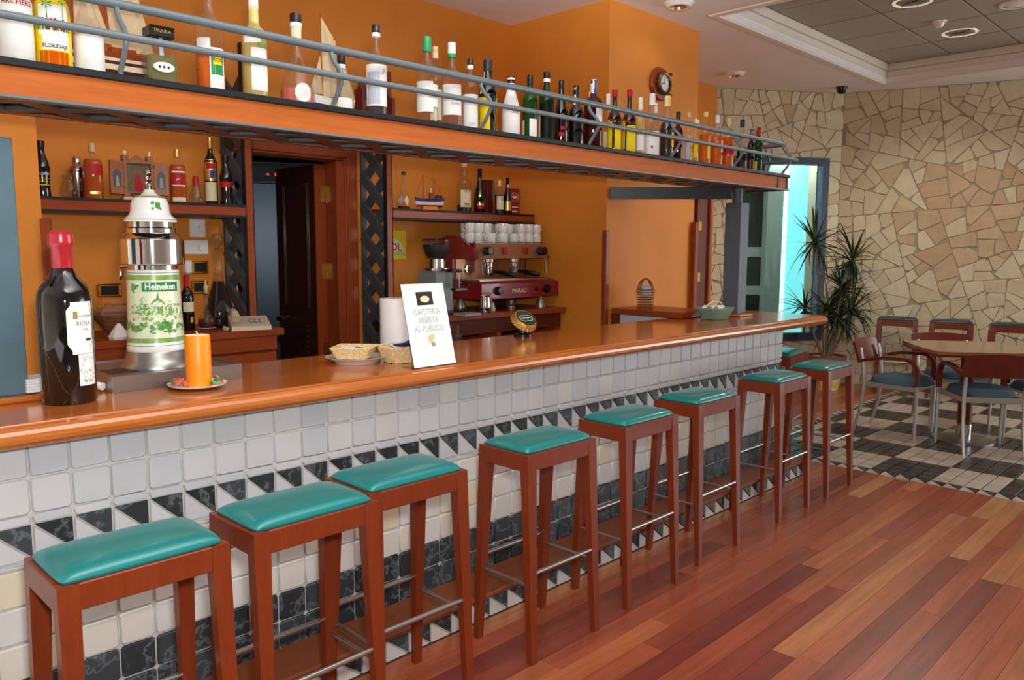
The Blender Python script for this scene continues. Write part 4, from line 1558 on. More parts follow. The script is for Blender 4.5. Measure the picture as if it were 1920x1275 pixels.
plate_switch('dimmer_switch', 'white wall dimmer switch, the upper one beside the left lattice', 1.387, 1.61, .045, .05, 'white')
plate_switch('dimmer_switch', 'white wall dimmer switch, the wide lower one above the sockets', 1.376, 1.505, .068, .04, 'white')
plate_switch('wall_socket', 'brass framed black socket above the fruit basket', .903, 1.278, .062, .034, 'brass')
plate_switch('wall_socket', 'brass framed black socket, upper of two beside the decanter', 1.392, 1.392, .05, .036, 'brass')
plate_switch('wall_socket', 'brass framed black socket, lower of two beside the decanter', 1.386, 1.28, .05, .036, 'brass')
o = obj('plug_adapter', MB().box(-.02, .02, -.05, 0, -.038, .038, 0, .008), 'white', None, (1.313, 1.998, 1.395))
tag(o, 'white plug adapter on the wall left of the upper brass socket', 'plug')
o = obj('wall_strap', MB().box(-.019, .019, -.012, 0, -.06, .05, 0, .003), 'black', None, (1.055, 1.9985, 1.61))
tag(o, 'black strap fixed to the orange wall under the left shelf', 'strap')
o = obj('wall_hook', MB().tube([(0, 0, 0), (0, -.02, 0), (0, -.026, -.004), (0, -.026, -.012)], .008, 8), 'steel', None, (1.026, 1.9985, 1.49))
tag(o, 'small steel hook on the orange wall beside the beer tower', 'hook')
ps = thing('poster', 'yellow poster with red letters on the wall behind the lattice', 'poster', (2.76, 1.9985, 1.525))
obj('sheet', MB().box(-.105, .105, -.003, 0, -.097, .097), 'yellowp', ps)
sun = MB()
for k in range(14):
    a0, a1 = pi * k / 14, pi * (k + 1) / 14
    sun.add([(0, -.0034, -.045), (.085 * cos(a0), -.0034, -.045 + .085 * sin(a0)), (.085 * cos(a1), -.0034, -.045 + .085 * sin(a1))], [(0, 1, 2)])
obj('pale_sun', sun, 'creamp', ps)
obj('green_ribbon', MB().prism([(-.09, -.062), (.10, -.075), (.10, -.055), (-.09, -.042)], -.0042, -.0036, axis='y'), 'green2', ps)
text_flat('SOL', .075, 'redp', ps, (0, -.0045, -.015), sx=1.0)

# wall clock, a porthole in a wooden ring
ck = thing('wall_clock', 'brass porthole clock in a wooden ring on the orange wall', 'clock', (4.50, 1.044, 2.72))
R0 = (pi / 2, 0, 0)
obj('wooden_ring', MB().lathe([(0, 0), (.118, 0), (.122, .012), (.112, .028), (.07, .034), (0, .034)], 36), 'cabw', ck, (0, 0, 0), R0)
obj('bezel', MB().lathe([(.060, .034), (.082, .034), (.084, .055), (.074, .066), (.062, .062)], 32), 'bronze_d', ck, (0, 0, 0), R0)
obj('dial', MB().lathe([(0, .05), (.064, .05), (.064, .045)], 32), 'porc', ck, (0, 0, 0), R0)
tick = MB()
for k in range(12):
    a = k * pi / 6
    tick.bar((.050 * sin(a), -.0505, .050 * cos(a)), (.059 * sin(a), -.0505, .059 * cos(a)), .003, .001, upv=(0, 1, 0))
obj('hour_marks', tick, 'inkp', ck)
obj('hour_hand', MB().bar((.005, -.0515, 0), (-.034, -.0515, -.003), .005, .001, upv=(0, 1, 0)), 'inkp', ck)
obj('minute_hand', MB().bar((0, -.052, -.005), (.004, -.052, .046), .003, .001, upv=(0, 1, 0)), 'inkp', ck)
for (x, z) in ((.07, .075), (.07, -.075), (-.088, 0)):
    obj('lug', MB().box(x - .008, x + .014, -.066, -.03, z - .008, z + .008, 0, .003), 'bronze_d', ck)

# ---------------------------------------------------------------- bottles
PROF = {
    'wine': [(.0, 0), (.94, 0), (1, .012), (1, .60), (.96, .655), (.80, .70), (.52, .745), (.40, .79), (.36, .84), (.35, .955), (.40, .96), (.40, .985), (.34, 1)],
    'rum': [(.0, 0), (.94, 0), (1, .015), (1, .56), (.97, .62), (.84, .67), (.58, .71), (.42, .75), (.37, .80), (.35, .94), (.40, .945), (.40, .97), (.36, 1)],
    'vodka': [(.0, 0), (.95, 0), (1, .012), (1, .60), (.985, .63), (.90, .66), (.60, .69), (.46, .715), (.42, .76), (.38, .94), (.42, .945), (.42, .97), (.38, 1)],
    'slope': [(.0, 0), (.95, 0), (1, .015), (1, .46), (.95, .52), (.80, .60), (.60, .70), (.44, .80), (.38, .86), (.37, .95), (.42, .955), (.42, .98), (.36, 1)],
    'monk': [(.0, 0), (.92, 0), (.95, .02), (.86, .20), (.90, .34), (1.0, .50), (.98, .56), (.80, .66), (.52, .76), (.44, .82), (.42, .95), (.46, .955), (.46, .985), (.4, 1)],
    'bulb': [(.0, 0), (.80, 0), (.93, .03), (1, .09), (.98, .20), (.84, .33), (.55, .46), (.34, .57), (.26, .68), (.26, .90), (.31, .905), (.31, .94), (.28, 1)],
    'whisky': [(.0, 0), (.96, 0), (1, .01), (1, .64), (.97, .685), (.80, .73), (.50, .76), (.34, .785), (.30, .84), (.29, .95), (.33, .955), (.33, .98), (.30, 1)],
    'round': [(.0, 0), (.85, 0), (.95, .02), (1, .10), (1, .48), (.96, .56), (.78, .63), (.50, .68), (.36, .73), (.32, .80), (.32, .94), (.36, .945), (.36, .98), (.3, 1)],
    'champ': [(.0, 0), (.94, 0), (1, .012), (1, .30), (.96, .40), (.80, .52), (.56, .64), (.40, .74), (.32, .84), (.29, .95), (.34, .955), (.34, .985), (.3, 1)],
}


def prof_r(st, r, h):
    p = [(a * r, b * h) for a, b in PROF[st]]

    def f(z):
        for (r0, z0), (r1, z1) in zip(p[1:], p[2:]):
            if z0 <= z <= z1:
                return r0 + (r1 - r0) * (z - z0) / max(1e-6, z1 - z0)
        return p[-1][0]
    return p, f


def bottle(name, label, x, y, z, h, r, st, g, liq=None, cap=None, labs=(), sq=None, group=None, n=18, rz=None, cat='bottle', txt=()):
    """liq=(mat, top share); cap=(mat, share of height, radius factor[, band mat]); labs=(mat, z0, z1, centre angle, half width)"""
    ca = camang(x, y) if rz is None else rz
    t = thing(name, label, cat, (x, y, z), ca, group)
    p, f = prof_r(st, r, h)
    kw = dict(sq=sq) if sq else {}
    obj('glass_body', MB().lathe(p, n, **kw), g, t)
    if liq:
        zl = liq[1] * h
        lp = [(0, .006)] + [(max(a - .0025, .002), max(b, .006)) for a, b in p[1:] if b < zl] + [(max(f(zl) - .0025, .002), zl), (0, zl)]
        obj('liquid', MB().lathe(lp, n, **kw), liq[0], t)
    if cap:
        ch = cap[1] * h
        cr = f(h * .93) * cap[2]
        c = obj('cap', MB().lathe([(0, h - ch), (cr, h - ch), (cr, h - ch * .1), (cr * .92, h + .003), (0, h + .003)], 14), cap[0], t)
        if len(cap) > 3:
            obj('neck_band', MB().lathe([(cr * 1.01, h - ch - .012), (cr * 1.03, h - ch - .012), (cr * 1.03, h - ch + .004), (cr * 1.01, h - ch + .004)], 14), cap[3], t)
    for L in labs:
        m_, z0, z1, a, hw = L[:5]
        off = 1.0025 + .001 * (L[5] if len(L) > 5 else 0)
        if sq:
            e, sx, sy = sq

            def fn(u, w, a=a, hw=hw, z0=z0, z1=z1, off=off):
                an = a - hw + 2 * hw * u
                zz = (z0 + (z1 - z0) * w) * h
                c_, s_ = cos(an), sin(an)
                k = (abs(c_) ** e + abs(s_) ** e) ** (-1 / e)
                q = (f(zz)) * off + .0006
                return (q * c_ * k * sx, q * s_ * k * sy, zz)
            obj('label', MB().grid(fn, 10, 2), m_, t)
        else:
            obj('label', patch(MB(), lambda zz, off=off: f(zz) * off + .0004, z0 * h, z1 * h, a - hw, a + hw, 10), m_, t)
    for (s_, size, m_, zc, a, tilt) in txt:
        text_wrap(s_, size, m_, t, f(zc * h) * 1.006 + .0012, zc * h, a, .9, tilt)
    return t


BY, BZ = .285, SZ + .0005
CLR = dict(g='clear')
G1 = 'bottles along the overhead shelf'


def B(label, x, h, r, st, g, liq=None, cap=None, labs=(), sq=None, y=BY, txt=(), n=18):
    return bottle('bottle', label, x, y, BZ, h, r, st, g, liq, cap, labs, sq, G1, n, txt=txt)


b = B('white frosted bottle with small red lettering at the left edge of the overhead shelf', .112, .30, .046, 'vodka', 'white', None, ('white', .12, 1.06), (('porc', .1, .62, 0, 1.3),), txt=(('ARCHERS', .022, 'redp', .60, .15, 0), ('SCHNAPPS', .008, 'greyp', .5, .15, 0)))
b = B('clear rum bottle with a big yellow palm tree label', .210, .31, .0485, 'rum', 'clear', ('l_or', .5), ('yellowcap', .1, 1.05), (('yellowp', .03, .80, 0, 1.45), ('white', .34, .62, .05, .85, 1), ('greenp', .38, .47, .05, .95, 2), ('white', .20, .34, .15, .8, 1), ('l_or', .03, .19, .0, .85, 2)), txt=(('TM', .050, 'redp', .43, .1, 0), ('FLORIDAJE', .0165, 'inkp', .235, .1, -.02)))
pm_ = MB()
for a_, z_, s_ in ((-.25, .62, 1), (.55, .66, .8)):
    for k in range(6):
        q = k * pi / 3 + .3
        pm_.add([(.0535 * cos(a_), .0535 * sin(a_), z_ * .31), (.0535 * cos(a_ + .3 * s_ * cos(q)), .0535 * sin(a_ + .3 * s_ * cos(q)), z_ * .31 + .014 * s_ * sin(q)), (.0535 * cos(a_ + .26 * s_ * cos(q + .4)), .0535 * sin(a_ + .26 * s_ * cos(q + .4)), z_ * .31 + .012 * s_ * sin(q + .4))], [(0, 1, 2)])
    pm_.add([(.0535 * cos(a_ - .03), .0535 * sin(a_ - .03), .15), (.0535 * cos(a_ + .03), .0535 * sin(a_ + .03), .15), (.0535 * cos(a_), .0535 * sin(a_), z_ * .31)], [(0, 1, 2)])
obj('palm_print', pm_, 'greenp', b, kind='stuff')
b = B('clear bottle with a blank white label before the large model ship', .309, .272, .042, 'slope', 'clear', None, ('white', .10, 1.05), (('white', .01, .47, 0, 1.5),))
# square flask with the black square cap
t = thing('bottle', 'square clear flask with a broad black square cap', 'bottle', (.524, BY, BZ), camang(.524, BY) + pi / 2 + .35, G1)
obj('glass_body', MB().box(-.052, .052, -.036, .036, 0, .125, 0, .010), 'clear', t)
obj('liquid', MB().box(-.046, .046, -.030, .030, .006, .105, 0, .008), 'l_oliv', t)
obj('neck', MB().lathe([(.016, .12), (.015, .165)], 14), 'clear', t)
cp = obj('cap', MB().box(-.040, .040, -.034, .034, .160, .196, 0, .003), 'black', t)
text_flat('TEQUILA', .014, 'gold', cp, (0, -.0345, .180))
obj('label', MB().prism([(.034 * cos(k * pi / 8), .066 + .016 * sin(k * pi / 8)) for k in range(16)], -.0368, -.0362, axis='y'), 'white', t)
dt = MB()
for k in (-1, 0, 1):
    dt.prism([(k * .014 + .004 * cos(i * pi / 4), .066 + .005 * sin(i * pi / 4)) for i in range(8)], -.0374, -.0369, axis='y')
obj('emblem', dt, 'maroon', t)
obj('seal_strip', MB().prism([(-.006, .10), (.008, .10), (.005, .16), (-.005, .16)], -.0176, -.0168, axis='y'), 'dimblue', t)
b = B('clear bottle half full of orange rum under a yellow cap', .696, .372, .047, 'rum', 'clear', ('l_or', .37), ('yellowcap', .13, 1.05), (('white', .38, .50, -.5, .55), ('white', .06, .42, .55, .6), ('greenp', .18, .38, .55, .5, 1), ('yellowp', .27, .35, .55, .34, 2)), txt=(('RON', .018, 'redp', .31, .55, 0),))
b = B('clear bottle of pale yellow liqueur with a tall white cap', .862, .378, .044, 'vodka', 'clear_y', ('l_yel', .55), ('white', .27, 1.04), (('white', .10, .49, .45, .75), ('white', .53, .60, -.2, .7), ('green2', .5, .54, .7, .5, 1)))
b = B('pear shaped clear decanter holding pink liqueur under a black cap', 1.030, .340, .062, 'bulb', 'clear', ('l_pink', .20), ('black', .10, 1.1, 'white'), ())
obj('label', MB().add([((.0635) * cos(.35 + .5 * cos(k * pi / 10)), (.0635) * sin(.35 + .5 * cos(k * pi / 10)), .052 + .034 * sin(k * pi / 10)) for k in range(20)], [tuple(range(20))]), 'white', b)
obj('neck_seal', MB().lathe([(.0182, .235), (.0205, .30), (.0195, .31)], 14), 'creamp', b)
b = B('short clear bottle with a dark cap by the small model ship', 1.226, .236, .044, 'round', 'clear', None, ('black', .20, 1.1, 'white'), (('white', .10, .26, .3, .7), ('yellowp', .06, .2, -.75, .3)))
b = B('white labelled vodka bottle with a black cap before the maroon frame', 1.392, .370, .041, 'vodka', 'clear', ('clear', .5), ('black', .085, 1.05, 'white'), (('white', .14, .58, 0, 1.35), ('dimblue', .16, .50, -.35, .7, 1)))
mbk = MB()
for a_ in (.5, .62):
    mbk.add([(.0425 * cos(a_), .0425 * sin(a_), .175), (.0425 * cos(a_ + .04), .0425 * sin(a_ + .04), .175), (.0425 * cos(a_ + .34), .0425 * sin(a_ + .34), .2), (.0425 * cos(a_ + .3), .0425 * sin(a_ + .3), .2)], [(0, 1, 2, 3)])
obj('diagonal_stripes', mbk, 'inkp', b)
B('tall clear bottle with a bright green cap and a torn white label', 1.657, .374, .047, 'vodka', 'clear', None, ('greencap', .155, 1.06), (('white', .16, .50, -.35, .9), ('white', .22, .47, .6, .7)), txt=(('Ginebra', .016, 'greyp', .33, .55, 0),))
B('tall clear bottle with a white cap and a green ring', 1.797, .375, .045, 'vodka', 'clear', ('clear', .3), ('white', .13, 1.05, 'greencap'), (('white', .17, .52, 0, 1.1),), txt=(('Ginebra', .015, 'greyp', .30, .35, 0),))
B('clear bottle with a peach cap standing behind the white capped one', 1.80, .378, .034, 'vodka', 'clear_g', None, ('peachcap', .13, 1.05), (('creamp', .15, .5, 0, .8),), y=.40)
B('slim clear bottle with a black cap and white neck band', 1.907, .325, .035, 'rum', 'clear', None, ('black', .09, 1.1, 'white'), (('white', .02, .52, .1, 1.2),), txt=(('0 10', .014, 'greyp', .12, .2, 0),))
B('black waisted liqueur bottle with a yellow label', 2.015, .338, .044, 'monk', 'blackgl', None, ('darkmetal', .14, 1.1), (('yellowp', .05, .50, -.45, .75), ('creamp', .55, .85, -.8, .14), ('yellowp', .02, .5, 1.3, .12)))
B('plain white coconut liqueur bottle with a small black cap', 2.168, .288, .044, 'slope', 'white', None, ('black', .10, 1.1), (), txt=(('COCO', .014, 'redp', .42, .5, 0),))
B('light green glass bottle with a black cap and a cream label', 2.300, .314, .037, 'wine', 'greengl', ('greengl', .5), ('black', .14, 1.15), (('white', .02, .34, .55, .6), ('creamp', .02, .32, -1.0, .22)))
B('dark green bottle with a black label and white neck band', 2.420, .348, .039, 'wine', 'dgreengl', ('l_dark', .5), ('black', .10, 1.2, 'white'), (('blackp', .02, .56, .2, 1.1), ('creamp', .04, .40, -1.15, .3)))
B('black bottle with red swirls left of the round shouldered one', 2.560, .332, .036, 'slope', 'blackgl', None, ('black', .12, 1.1), (('redp', .16, .22, .1, .4), ('redp', .26, .31, .3, .35)), y=.31)
B('black round shouldered bottle with a white seal on its neck', 2.648, .316, .042, 'round', 'blackgl', None, ('black', .14, 1.1), (('white', .70, .97, -.5, .35),))
B('dark red bottle with a grid of dots and a white and blue cap', 2.790, .366, .048, 'whisky', 'rubygl', ('l_dark', .6), ('white', .19, 1.2), (('white', .38, .62, .75, .45), ('bluep', .80, 1.0, .6, .5, 90)), sq=(3.2, 1, 1))
hv = ('redp', .50, .545, -.4, .3, 1)
B('brown bottle with yellow labels and a red cap, left of its twin', 2.975, .340, .039, 'round', 'browngl', None, ('redcap', .10, 1.25), (('yellowp', .03, .53, -.75, .45), ('yellowp', .03, .43, .6, .55), hv))
B('brown bottle with a yellow label and a red cap, right of its twin', 3.110, .360, .038, 'round', 'browngl', None, ('redcap', .10, 1.25), (('yellowp', .05, .46, .45, .8), ('yellowp', .10, .53, -.9, .3), hv))
B('bottle with a yellow cap behind the left red capped bottle', 2.945, .345, .030, 'rum', 'clear', ('l_amb', .4), ('yellowcap', .16, 1.1), (('creamp', .1, .4, 0, .9),), y=.43)
B('bottle with a white cap between the two red capped bottles', 3.09, .352, .030, 'rum', 'clear', ('l_amb', .4), ('white', .16, 1.15), (('creamp', .1, .4, 0, .9),), y=.42)
B('slim golden bottle with a white cap right of the red capped pair', 3.213, .332, .027, 'rum', 'clear_y', ('l_yel', .35), ('white', .20, 1.2), (('white', .12, .38, .2, .9),))
B('white labelled rum bottle with a red dot on its label', 3.328, .368, .046, 'rum', 'clear', ('clear_g', .5), ('white', .17, 1.1), (('white', .04, .42, 0, 1.35), ('redp', .16, .20, .1, .12, 2)))
B('plum coloured bottle with a yellow and white cap', 3.486, .378, .043, 'slope', 'clear', ('plumgl', .60), ('yellowcap', .16, 1.1), (('yellowp', .22, .44, 1.0, .3), ('white', .84, 1.0, -.7, .5, 95)))
B('bottle with a bluish white cap behind the plum bottle', 3.53, .355, .030, 'rum', 'clear_g', None, ('white', .16, 1.1), (('white', .1, .4, 0, .9),), y=.40)
B('small bottle with a black printed cap behind the bent rail strut', 3.605, .300, .030, 'rum', 'rubygl', ('l_red', .5), ('black', .16, 1.3), (('redp', .40, .55, 0, 1.0),))
B('slender clear bottle with a tan stopper', 3.720, .312, .028, 'whisky', 'clear', ('clear_g', .5), ('cork', .09, 1.3), (('dimblue', .04, .56, -.2, .5),))
B('small clear bottle with a yellow label left of the orange one', 3.80, .282, .024, 'rum', 'clear', ('l_yel', .3), ('white', .12, 1.1), (('yellowp', .18, .50, .2, .6),))
B('orange brandy bottle with a wide tan stopper', 3.915, .336, .036, 'whisky', 'clear', ('l_or', .60), ('yellowcap', .08, 1.4), (('yellowp', .15, .45, .8, .35),))
B('bright orange whisky bottle with a pale neck seal', 4.058, .334, .040, 'round', 'clear', ('l_or', .62), ('white', .14, 1.1), (('creamp', .30, .52, .9, .25),), sq=(3, 1, 1))
B('small amber bottle behind the orange whisky', 4.04, .318, .030, 'rum', 'clear', ('l_amb', .5), ('white', .12, 1.1), (), y=.42)
B('whisky bottle with a slanted red label near the end of the shelf', 4.205, .332, .036, 'whisky', 'clear', ('l_or', .64), ('cork', .12, 1.1), (('redp', .30, .48, .1, 1.2),), sq=(3, 1, 1))
B('silver and black labelled bottle near the end of the shelf', 4.382, .342, .040, 'rum', 'clear_g', ('blackgl', .32), ('black', .13, 1.1), (('blackp', .22, .46, .3, 1.1), ('redp', .04, .10, .2, 1.2)), txt=(('OPEN', .02, 'white', .36, .3, 0),))
B('slim black bottle just left of the green one', 4.510, .300, .026, 'rum', 'blackgl', None, ('white', .14, 1.0), (('maroon', .06, .3, .2, .8),))
B('green bottle with a red cap, last on the overhead shelf', 4.612, .318, .033, 'wine', 'greengl', ('greengl', .6), ('redcap', .17, 1.2), (('yellowp', .04, .28, -.6, .5),))


# model ships and a frame on the overhead shelf
def sail(mb, a, b, c, bulge=.012):
    a, b, c = Vector(a), Vector(b), Vector(c)
    n = 5
    nm = Vector((0, -1, 0))
    for sd in (0, 1):
        v, idx = [], {}
        for i in range(n + 1):
            for j in range(n + 1 - i):
                u, w = i / n, j / n
                k = (1 - u - w) * u * w * 27
                idx[(i, j)] = len(v)
                v.append(a * (1 - u - w) + b * u + c * w + nm * (bulge * k + .0007 * sd))
        F = []
        for i in range(n):
            for j in range(n - i):
                F.append((idx[(i, j)], idx[(i + 1, j)], idx[(i, j + 1)]))
                if j < n - i - 1:
                    F.append((idx[(i + 1, j)], idx[(i + 1, j + 1)], idx[(i, j + 1)]))
        mb.add(v, [f[::-1] for f in F] if sd else F, 0, True)
    return mb


def hull(L, wd, h, bands):
    """bands: list of (z0 share, z1 share, material slot); bow at +x"""
    mb = MB()

    def pt(u, z, s_):
        k = (1 - abs(u) ** 2.2) if u > 0 else (1 - .45 * abs(u) ** 3)
        x = u * L / 2 * (.86 + .14 * z)
        return (x, s_ * wd / 2 * max(.02, k) * (.35 + .65 * z ** .6), h * z + h * .18 * abs(u) ** 2.5 * z)
    for z0, z1, sl in bands:
        for s_ in (-1, 1):
            mb.grid(lambda u, w, s_=s_: pt(u * 2 - 1, z0 + (z1 - z0) * w, s_), 16, 1, sl, flip=(s_ > 0))
        mb.grid(lambda u, w: (pt(-1, z0 + (z1 - z0) * w, 1 - 2 * u)), 2, 1, sl)
    mb.grid(lambda u, w: (pt(u * 2 - 1, .92, w * 2 - 1)), 16, 2, bands[-1][2])
    return mb


t = thing('model_ship', 'large model sailing ship with tan sails behind the left bottles', 'model ship', (.43, .43, SZ + .0005))
obj('hull', hull(.36, .075, .10, [(.0, .45, 0), (.45, .62, 1), (.62, .72, 0), (.72, .82, 1), (.82, 1, 2)]), ['maroon', 'creamp', 'cabw'], t, (0, 0, .02))
obj('stand', MB().box(-.09, .09, -.02, .02, 0, .03), 'maroon', t)
obj('cabin', MB().box(-.01, .07, -.018, .018, .11, .14), 'cabw', t)
sm = MB()
sail(sm, (-.115, 0, .16), (-.11, 0, .47), (.0, 0, .15))
obj('fore_sail', sm, 'sail', t)
sm = MB()
sail(sm, (.0, .004, .13), (-.03, .004, .50), (.135, .004, .14))
sail(sm, (-.03, .004, .50), (.06, .004, .45), (.135, .004, .14))
obj('main_sail', sm, 'sail', t)
for x in (-.11, -.012):
    obj('mast', MB().cyl((x, .003, .10), (x - .01, .003, .49), .0028, 6), 'cabw', t)
t = thing('model_ship', 'small model schooner with a white and blue hull', 'model ship', (1.285, .43, SZ + .0005))
obj('hull', hull(.20, .05, .055, [(.0, .5, 1), (.5, 1, 0)]), ['hullw', 'hullb'], t, (0, 0, .03))
obj('stand', MB().box(-.06, .06, -.015, .015, 0, .035), 'cabd', t)
for nm, tri in (('jib', ((-.115, 0, .10), (-.062, 0, .25), (-.055, 0, .10))), ('main_sail', ((-.05, .002, .09), (-.056, .002, .405), (.015, .002, .10))), ('gaff_sail', ((-.056, .003, .405), (.012, .003, .32), (.015, .003, .10))), ('mizzen_sail', ((.03, .002, .09), (.036, .002, .285), (.105, .002, .09)))):
    obj(nm, sail(MB(), *tri), 'sail', t)
for x, h_ in ((-.056, .415), (.034, .29)):
    obj('mast', MB().cyl((x, .003, .07), (x, .003, h_), .002, 6), 'cabw', t)
obj('boom', MB().cyl((-.052, .001, .27), (.016, .001, .335), .002, 6), 'cabw', t)
t = thing('small_frame', 'maroon wooden frame standing behind the vodka bottle', 'frame', (1.495, .44, SZ + .0005))
for a in ((-.085, -.070, 0, .15), (.070, .085, 0, .13), (-.0695, .0695, 0, .012)):
    obj('frame_bar', MB().box(a[0], a[1], -.03, .03, a[2], a[3], 0, .002), 'maroon', t)
obj('frame_arch', MB().tube([(-.078, 0, .15), (-.05, 0, .172), (0, 0, .18), (.05, 0, .165), (.078, 0, .13)], .012, 6), 'maroon', t)

# bottles and ornaments on the left wall shelf
WZ = 1.7352
SYb = 1.83


def S(name, label, x, z, h, r, st, g, liq=None, cap=None, labs=(), sq=None, cat='bottle', txt=(), grp='bottles on the left wall shelf', y=SYb):
    return bottle(name, label, x, y, z, h, r, st, g, liq, cap, labs, sq, grp, 18, txt=txt, cat=cat)


b = S('bottle', 'black twisted cream liqueur bottle at the left end of the wall shelf', .577, WZ, .262, .036, 'monk', 'blackgl', None, ('black', .10, 1.15), (('yellowp', .22, .235, .2, .8), ('yellowp', .28, .29, .2, .7), ('yellowp', .34, .35, .1, .8)), txt=(('MILLBERRY', .014, 'white', .42, .1, 0),))
t = thing('glass_jug', 'empty clear glass jug beside the cocktail shaker', 'jug', (.678, 1.79, WZ))
obj('glass_body', MB().lathe([(0, 0), (.034, 0), (.042, .02), (.040, .045), (.028, .075), (.024, .09), (.029, .11)], 20), 'clear_g', t)
obj('handle', MB().tube([(.024, -.008, .095), (.045, -.015, .098), (.054, -.018, .07), (.05, -.016, .045), (.04, -.012, .035)], .005, 8), 'clear_g', t)
t = thing('cocktail_shaker', 'polished steel cocktail shaker', 'shaker', (.755, 1.915, WZ))
obj('cup', MB().lathe([(0, 0), (.028, 0), (.030, .01), (.043, .135), (.043, .142)], 24), 'chrome', t)
obj('strainer_top', MB().lathe([(.0435, .142), (.0435, .15), (.030, .172), (.022, .176), (0, .176)], 24), 'chrome', t)
obj('lid', MB().lathe([(.0215, .176), (.0215, .205), (.017, .211), (0, .212)], 20), 'chrome', t)
S('bottle', 'amber whisky bottle with a slanted dark red label beside the shaker', .802, WZ, .272, .044, 'whisky', 'clear', ('l_amb', .72), ('cork', .14, 1.15), (('redp', .44, .62, .35, .8), ('gold', .10, .15, .1, .5)), sq=(3, 1, 1))
S('bottle', 'amber whisky bottle with a slanted red and white label right of the shrine', 1.220, WZ, .279, .042, 'whisky', 'clear', ('l_amb', .72), ('gold', .13, 1.15), (('redp', .34, .57, .1, .75), ('white', .57, .60, .1, .75), ('white', .32, .345, .1, .75), ('creamp', .03, .11, .1, .75)), sq=(3, 1, 1), txt=(('Red Label', .017, 'white', .455, .1, .35),))
t = thing('glass_jar', 'clear glass jar with a red stopper and a small handle', 'jar', (1.316, 1.83, WZ))
obj('glass_body', MB().lathe([(0, 0), (.034, 0), (.041, .02), (.036, .05), (.022, .085), (.020, .11)], 20), 'clear_g', t)
obj('inner_flask', MB().lathe([(0, .006), (.022, .008), (.02, .05), (.008, .08), (.008, .1)], 14), 'clear', t)
obj('stopper', MB().lathe([(0, .10), (.016, .10), (.018, .125), (.013, .15), (0, .152)], 14), 'redcap', t)
obj('handle', MB().tube([(-.02, -.005, .10), (-.042, -.01, .095), (-.05, -.012, .065), (-.04, -.01, .035)], .004, 8), 'clear_g', t)
S('bottle', 'tall dark bottle with a gold and blue label by the left lattice', 1.418, WZ, .365, .034, 'wine', 'blackgl', None, ('gold', .16, 1.2), (('gold', .36, .68, 0, 1.0), ('bluep', .40, .52, .3, .4, 1), ('redp', .54, .62, 0, .7, 1), ('creamp', .06, .34, -.1, 1.0)), y=1.865)
S('bottle', 'black bottle with a red neck band, last on the left wall shelf', 1.472, WZ, .270, .036, 'monk', 'blackgl', None, ('black', .12, 1.1), (('redp', .36, .47, 0, 1.3),), y=1.80)
# triptych shrine with generic painted panels
t = thing('shrine_triptych', 'small open wooden triptych with painted panels and two candle stubs', 'ornament', (1.015, 1.83, WZ), -.12)
obj('pine_base', MB().box(-.080, .080, -.035, .035, 0, .022, 0, .002), 'palew', t)
cb = MB().box(-.070, .070, -.004, .02, .022, .205)
for a in ((-.070, -.058, .0225, .205), (.058, .070, .0225, .205), (-.0578, .0578, .0225, .045), (-.0578, .0578, .193, .205)):
    cb.box(a[0], a[1], -.026, -.0042, a[2], a[3])
obj('case', cb, 'rosew', t)
pn = obj('painted_panel', MB().box(-.0575, .0575, -.0065, -.0042, .046, .192), 'oldpaint', t)
obj('dark_arch', MB().prism([(-.03, .05), (.03, .05), (.03, .14), (.018, .165), (0, .175), (-.018, .165), (-.03, .14)], -.0075, -.0068, axis='y'), 'slat', pn)
obj('red_robe', MB().prism([(-.020, .055), (.020, .055), (.014, .11), (0, .14), (-.014, .11)], -.0085, -.0078, axis='y'), 'redp', pn)
obj('grey_robe', MB().prism([(.034, .05), (.052, .05), (.048, .13), (.038, .13)], -.0085, -.0068, axis='y'), 'greyp', pn)
obj('red_scroll', MB().box(-.045, .045, -.029, -.0262, .026, .042), 'maroon', t)
for s_ in (-1, 1):
    dr_ = obj('side_door', MB().box(-.034 if s_ > 0 else -.034, .034, -.006, .006, .035, .20, 0, .001), 'rosew', t, (s_ * .106, -.028, 0), (0, 0, -s_ * .25))
    obj('small_painting', MB().prism([(-.019, .07), (.019, .07), (.019, .14), (0, .16), (-.019, .14)], -.0078, -.0062, axis='y'), 'slat_d', dr_)
    obj('painted_figure', MB().prism([(-.01, .072), (.01, .072), (.004, .125), (-.006, .125)], -.0088, -.008, axis='y'), 'greyp', dr_)
    obj('turret', MB().box(s_ * .058 - .015, s_ * .058 + .015, -.02, .02, .206, .232, 0, .001), 'rosew', t)
    obj('candle_stub', MB().cyl((s_ * .058, 0, .2325), (s_ * .058, 0, .255), .008, 10), 'creamp', t)
    for z in (.06, .17):
        obj('hinge', MB().box(s_ * .072 - .005, s_ * .072 + .005, -.030, -.027, z, z + .016), 'brass', t)
obj('gable', MB().prism([(-.036, .206), (.036, .206), (0, .238)], -.012, .012, axis='y'), 'rosew', t)

